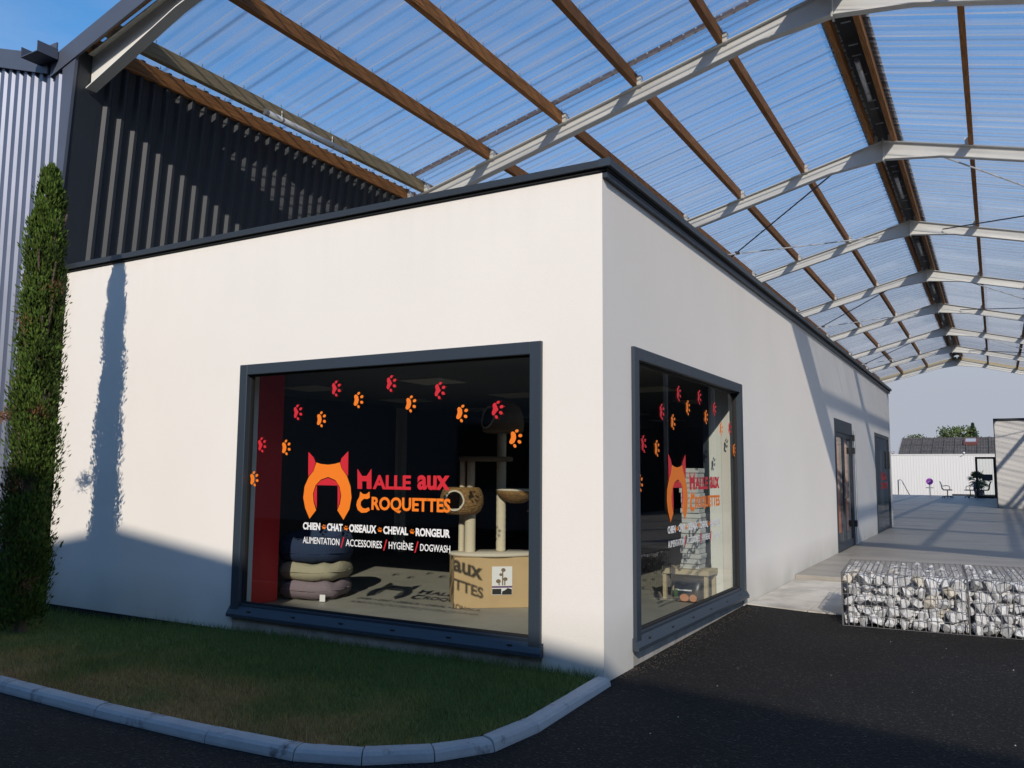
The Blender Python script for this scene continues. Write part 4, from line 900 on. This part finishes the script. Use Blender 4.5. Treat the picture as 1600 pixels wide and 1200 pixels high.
def crown(name, c, rx, ry, rz, n, ls, m_, parent, cone=False):
    d = rng.normal(0, 1, (n, 3)); d /= np.linalg.norm(d, axis=1)[:, None]; cl = 1+.22*np.sin(4*d[:, 0]+2)*np.sin(5*d[:, 2]+1)+.15*np.sin(9*d[:, 1]+5*d[:, 2]); P_ = d*np.array([rx, ry, rz])*(cl*rng.uniform(.45, 1.0, n)**.5)[:, None]
    if cone:
        h_ = rng.uniform(0, 1, n)**1.3; a_ = rng.uniform(0, 6.283, n); rr_ = (1-h_)*(.55+.45*np.abs(np.sin(h_*16)))*rng.uniform(.3, 1, n); P_ = np.stack([rr_*rx*np.cos(a_), rr_*ry*np.sin(a_), h_*rz], 1)
    P_ = P_+np.array(c); u = rng.normal(0, 1, (n, 3)); u /= np.linalg.norm(u, axis=1)[:, None]; w_ = np.cross(u, rng.normal(0, 1, (n, 3))); w_ /= np.linalg.norm(w_, axis=1)[:, None]
    return tris_obj(name, np.stack([P_, P_+u*ls*.5+w_*ls*.3, P_+u*ls, P_+u*ls*.5-w_*ls*.3], 1), M[m_], parent, 4)
def tree(label, loc, th, c, r, n, ls, m_, cone=False):
    t = thing('conifer_tree' if cone else 'leafy_tree', label, 'tree', loc, 0, 'trees behind the far house')
    b = MB(); b.sweep([(0, 0, -.4), (.03, 0, th*.5), (0, 0, th)], [(.14*math.cos(a*.785), .14*math.sin(a*.785)) for a in range(8)], (1, 0, 0))
    b.build('trunk', M['bark'], t)
    if not cone:
        b = MB()
        for k in range(9):
            a = k*.7; b.tube([(0, 0, th*.75), (r[0]*.35*math.cos(a), r[1]*.35*math.sin(a), c[2]-.1), (r[0]*.7*math.cos(a), r[1]*.7*math.sin(a), c[2]+r[2]*.4)], .04, 5, (math.sin(a), -math.cos(a), .1))
        b.build('limbs', M['bark'], t)
    crown('crown', c, *r, n, ls, m_, t, cone); return t
tree('round loose crowned green tree behind the roof ridge of the far house', (-1.05, 94, 0), 4.6, (0, 0, 5.35), (1.9, 1.8, 1.15), 1700, .25, 'leaf')
tree('small pointed dark conifer behind the far roof ridge', (.5, 94, 0), 5.2, (0, 0, 4.6), (1.1, 1.1, 2.15), 1700, .18, 'leaf2', True)
tree('small dark bushy tree at the left end of the far roof', (-4.95, 94, 0), 4.4, (0, 0, 4.95), (1.05, 1, .75), 800, .2, 'leaf')
t = thing('floodlight', 'small black floodlight on top of the white yard wall near the shop corner', 'floodlight', (-4.72, 67.98, 3.0))
MB().box(-.03, .03, -.02, .02, 0, .08).build('bracket', M['black'], t); MB().box(-.12, .12, -.09, .05, .08, .22).build('lamp_head', M['black'], t); MB().box(-.1, .1, -.095, -.091, .095, .205).build('lens', M['pane'], t)
t = thing('security_camera', 'small white security camera on the white yard wall near the glass door', 'camera', (.25, 67.9, 2.9))
MB().tube([(0, 0.05, 0), (-.12, -.15, .02)], .025, 6).build('arm', M['white'], t); MB().lathe([(.001, 0), (.07, .02), (.08, .08), (.001, .14)], (.08, -.05, .12), 12).build('dome', M['white'], t, True)

# yard things
t = thing('handrail', 'grey metal handrail in front of the white yard wall', 'handrail', (0, 0, 0))
MB().tube([(-3.42, 57.2, -.02), (-3.40, 57.2, .98), (-3.33, 57.2, 1.02), (-3.2, 57.2, 1.01), (-2.72, 57.2, -.02)], .028, 8, (0, 1, 0)).build('rail_tube', M['steelpost'], t, True)
MB().box(-3.47, -3.37, 57.15, 57.25, -.01, .012).build('foot_plate', M['steelpost'], t); MB().box(-2.77, -2.67, 57.15, 57.25, -.01, .012).build('foot_plate', M['steelpost'], t)
t = thing('round_sign', 'round magenta sign with a small plate on a short post', 'sign', (-1.42, 56.2, 0))
b = MB(); b.prism([(.215*math.cos(a), .93+.215*math.sin(a)) for a in np.linspace(0, 2*math.pi, 25)[:-1]], lambda u, w, d: (u, -.03-d, w), .015); b.build('disc', M['magenta'], t)
MB().prism([(-.1, .89), (-.09, .86), (.1, .96), (.09, .99)], lambda u, w, d: (u, -.046-d, w), .003).build('pale_mark', M['white'], t)
MB().box(-.23, .23, -.04, -.02, .50, .55).build('small_plate', M['steelpost'], t); MB().tube([(0, 0, -.02), (0, 0, 1.05)], .035, 8).build('post', M['steelpost'], t)
def chair(label, loc, rz, mt, stretch=1.0):
    t = thing('office_chair', label, 'office chair', loc, rz, 'swivel office chairs by the open glass door')
    for k in range(5):
        a = k*2*math.pi/5+.3; e = (.30*math.cos(a), .30*math.sin(a), .075)
        lg = MB().bar((0, 0, .12), e, .045, .035).build('base_leg', M['black'], t); MB().tube([(e[0]*1.0-.02*math.sin(a), e[1]+.02*math.cos(a), .03), (e[0]+.02*math.sin(a), e[1]-.02*math.cos(a), .03)], .03, 8).build('castor', M['black'], lg)
    MB().tube([(0, 0, .09), (0, 0, .44)], .028, 8).build('gas_stem', M['black'], t)
    bevel(MB().box(-.25, .27, -.24, .24, .44, .50).build('seat', M['black'], t), .025, 3)
    b = MB(); v = []
    for (z, x, w_) in ((.50, -.24, .2), (.62, -.26, .23), (.8, -.29, .22), (.98, -.36, .16)):
        for y_ in (-w_, -w_*.5, 0, w_*.5, w_): v.append((x-.03*(1-(y_/w_)**2), y_, z))
    o = [(p[0]-.035, p[1], p[2]) for p in v]; f = []
    for j in range(3):
        for i in range(4): q = (j*5+i, j*5+i+1, (j+1)*5+i+1, (j+1)*5+i); f += [q, tuple(z_+20 for z_ in q[::-1])]
    ring = [0, 1, 2, 3, 4, 9, 14, 19, 18, 17, 16, 15, 10, 5]; f += [(ring[i], ring[(i+1) % 14], ring[(i+1) % 14]+20, ring[i]+20) for i in range(14)]
    b.add(v+o, f).build('backrest', M[mt], t, True)
    MB().bar((-.2, 0, .46), (-.29, 0, .6), .06, .03, (0, 1, 0)).build('back_support', M['black'], t)
    for s in (-1, 1): MB().tube([(.12, s*.24, .47), (.14, s*.29, .6), (.1, s*.29, .70), (-.05, s*.29, .73), (-.27, s*.24, .70)], .018, 6, (0, 1, 0)).build('armrest', M['black'], t, True)
    return t
chair('teal backed swivel office chair alone in front of the white wall', (-.18, 51.4, 0), .05, 'teal')
chair('grey blue backed office chair left of the potted palm, facing away', (1.02, 52.0, 0), math.pi-.35, 'greyblue')
chair('dark office chair seen through the open glass door', (1.72, 52.6, 0), math.pi+.1, 'black')
t = thing('potted_palm', 'green fan palm in a grey pot behind the office chairs', 'plant', (1.42, 54.6, 0))
MB().lathe([(.001, 0), (.2, 0), (.28, .42), (.25, .42), (.001, .38)], (0, 0, 0), 20).build('pot', M['pot'], t, True)
MB().sweep([(0, 0, .36), (.02, .01, .75), (0, 0, 1.0)], [(.07*math.cos(a*.785), .07*math.sin(a*.785)) for a in range(8)], (1, 0, 0)).build('trunk', M['bark'], t)
for k in range(26):
    a = k*2.4; el = R(random.uniform(-35, 75)); L_ = random.uniform(.22, .46); o_ = Vector((0, 0, random.uniform(.95, 1.08))); d_ = Vector((math.cos(a)*math.cos(el), math.sin(a)*math.cos(el), math.sin(el))); e = o_+d_*L_
    s_ = d_.cross(Vector((0, 0, 1))).normalized(); u_ = s_.cross(d_); b = MB(); b.tube([o_, e], .009, 4)
    for j in range(-7, 8):
        an = j*.21; dd = (d_*math.cos(an)+s_*math.sin(an)).normalized(); ln_ = .46*(1-.25*abs(an)/1.5); q = dd.cross(u_).normalized()*.034; md = e+dd*ln_*.5+u_*.015; tp = e+dd*ln_-Vector((0, 0, .05+.10*random.random()))
        b.add([e, md+q, tp, md-q], [(0, 1, 2, 3)])
    b.build('frond', M['palm'], t, fix=False)

# ------------------------------------------------------------------ warehouse across the street, behind the camera: its gable casts the shade on the lawn
wh = thing('warehouse_across_street', 'low pitched grey warehouse across the street, outside the photo', 'warehouse', (0, 0, 0))
tt = 13/1.81; ax, az = -5.165+.75*tt, .788+tt; pl = lambda x: az-(.165*(ax-x) if x < ax else .128*(x-ax))
xa, xb = ax-29, ax+19
poly = [(xa, -.3), (xb, -.3), (xb, pl(xb)), (ax, az), (xa, pl(xa))]
MB().prism(poly, lambda u, w, d: (u, -13-d, w), .3).build('gable_wall', M['ware'], wh)
MB().add([(xa, -13.0, pl(xa)-.02), (ax, -13.0, az-.02), (ax, -40, az-.02), (xa, -40, pl(xa)-.02)], [(0, 1, 2, 3)]).build('roof', M['wareroof'], wh, fix=False)
MB().add([(xb, -13.0, pl(xb)-.02), (ax, -13.0, az-.02), (ax, -40, az-.02), (xb, -40, pl(xb)-.02)], [(0, 1, 2, 3)]).build('roof', M['wareroof'], wh, fix=False)
MB().box(xa, xa+.2, -40, -13.3, -.3, pl(xa)).build('side_wall', M['ware'], wh); MB().box(xb-.2, xb, -40, -13.3, -.3, pl(xb)).build('side_wall', M['ware'], wh)
for x in (-10, -5, 5, 10):
    wn = MB().box(x, x+2.6, -12.995, -12.93, .9, 2.6).build('window', M['frame'], wh); MB().box(x+.1, x+2.5, -12.93, -12.92, 1.0, 2.5).build('pane', M['windowdark'], wn)
MB().box(-1.5, 2.3, -12.995, -12.94, -.12, 3.4).build('roller_door', M['metal'], wh)
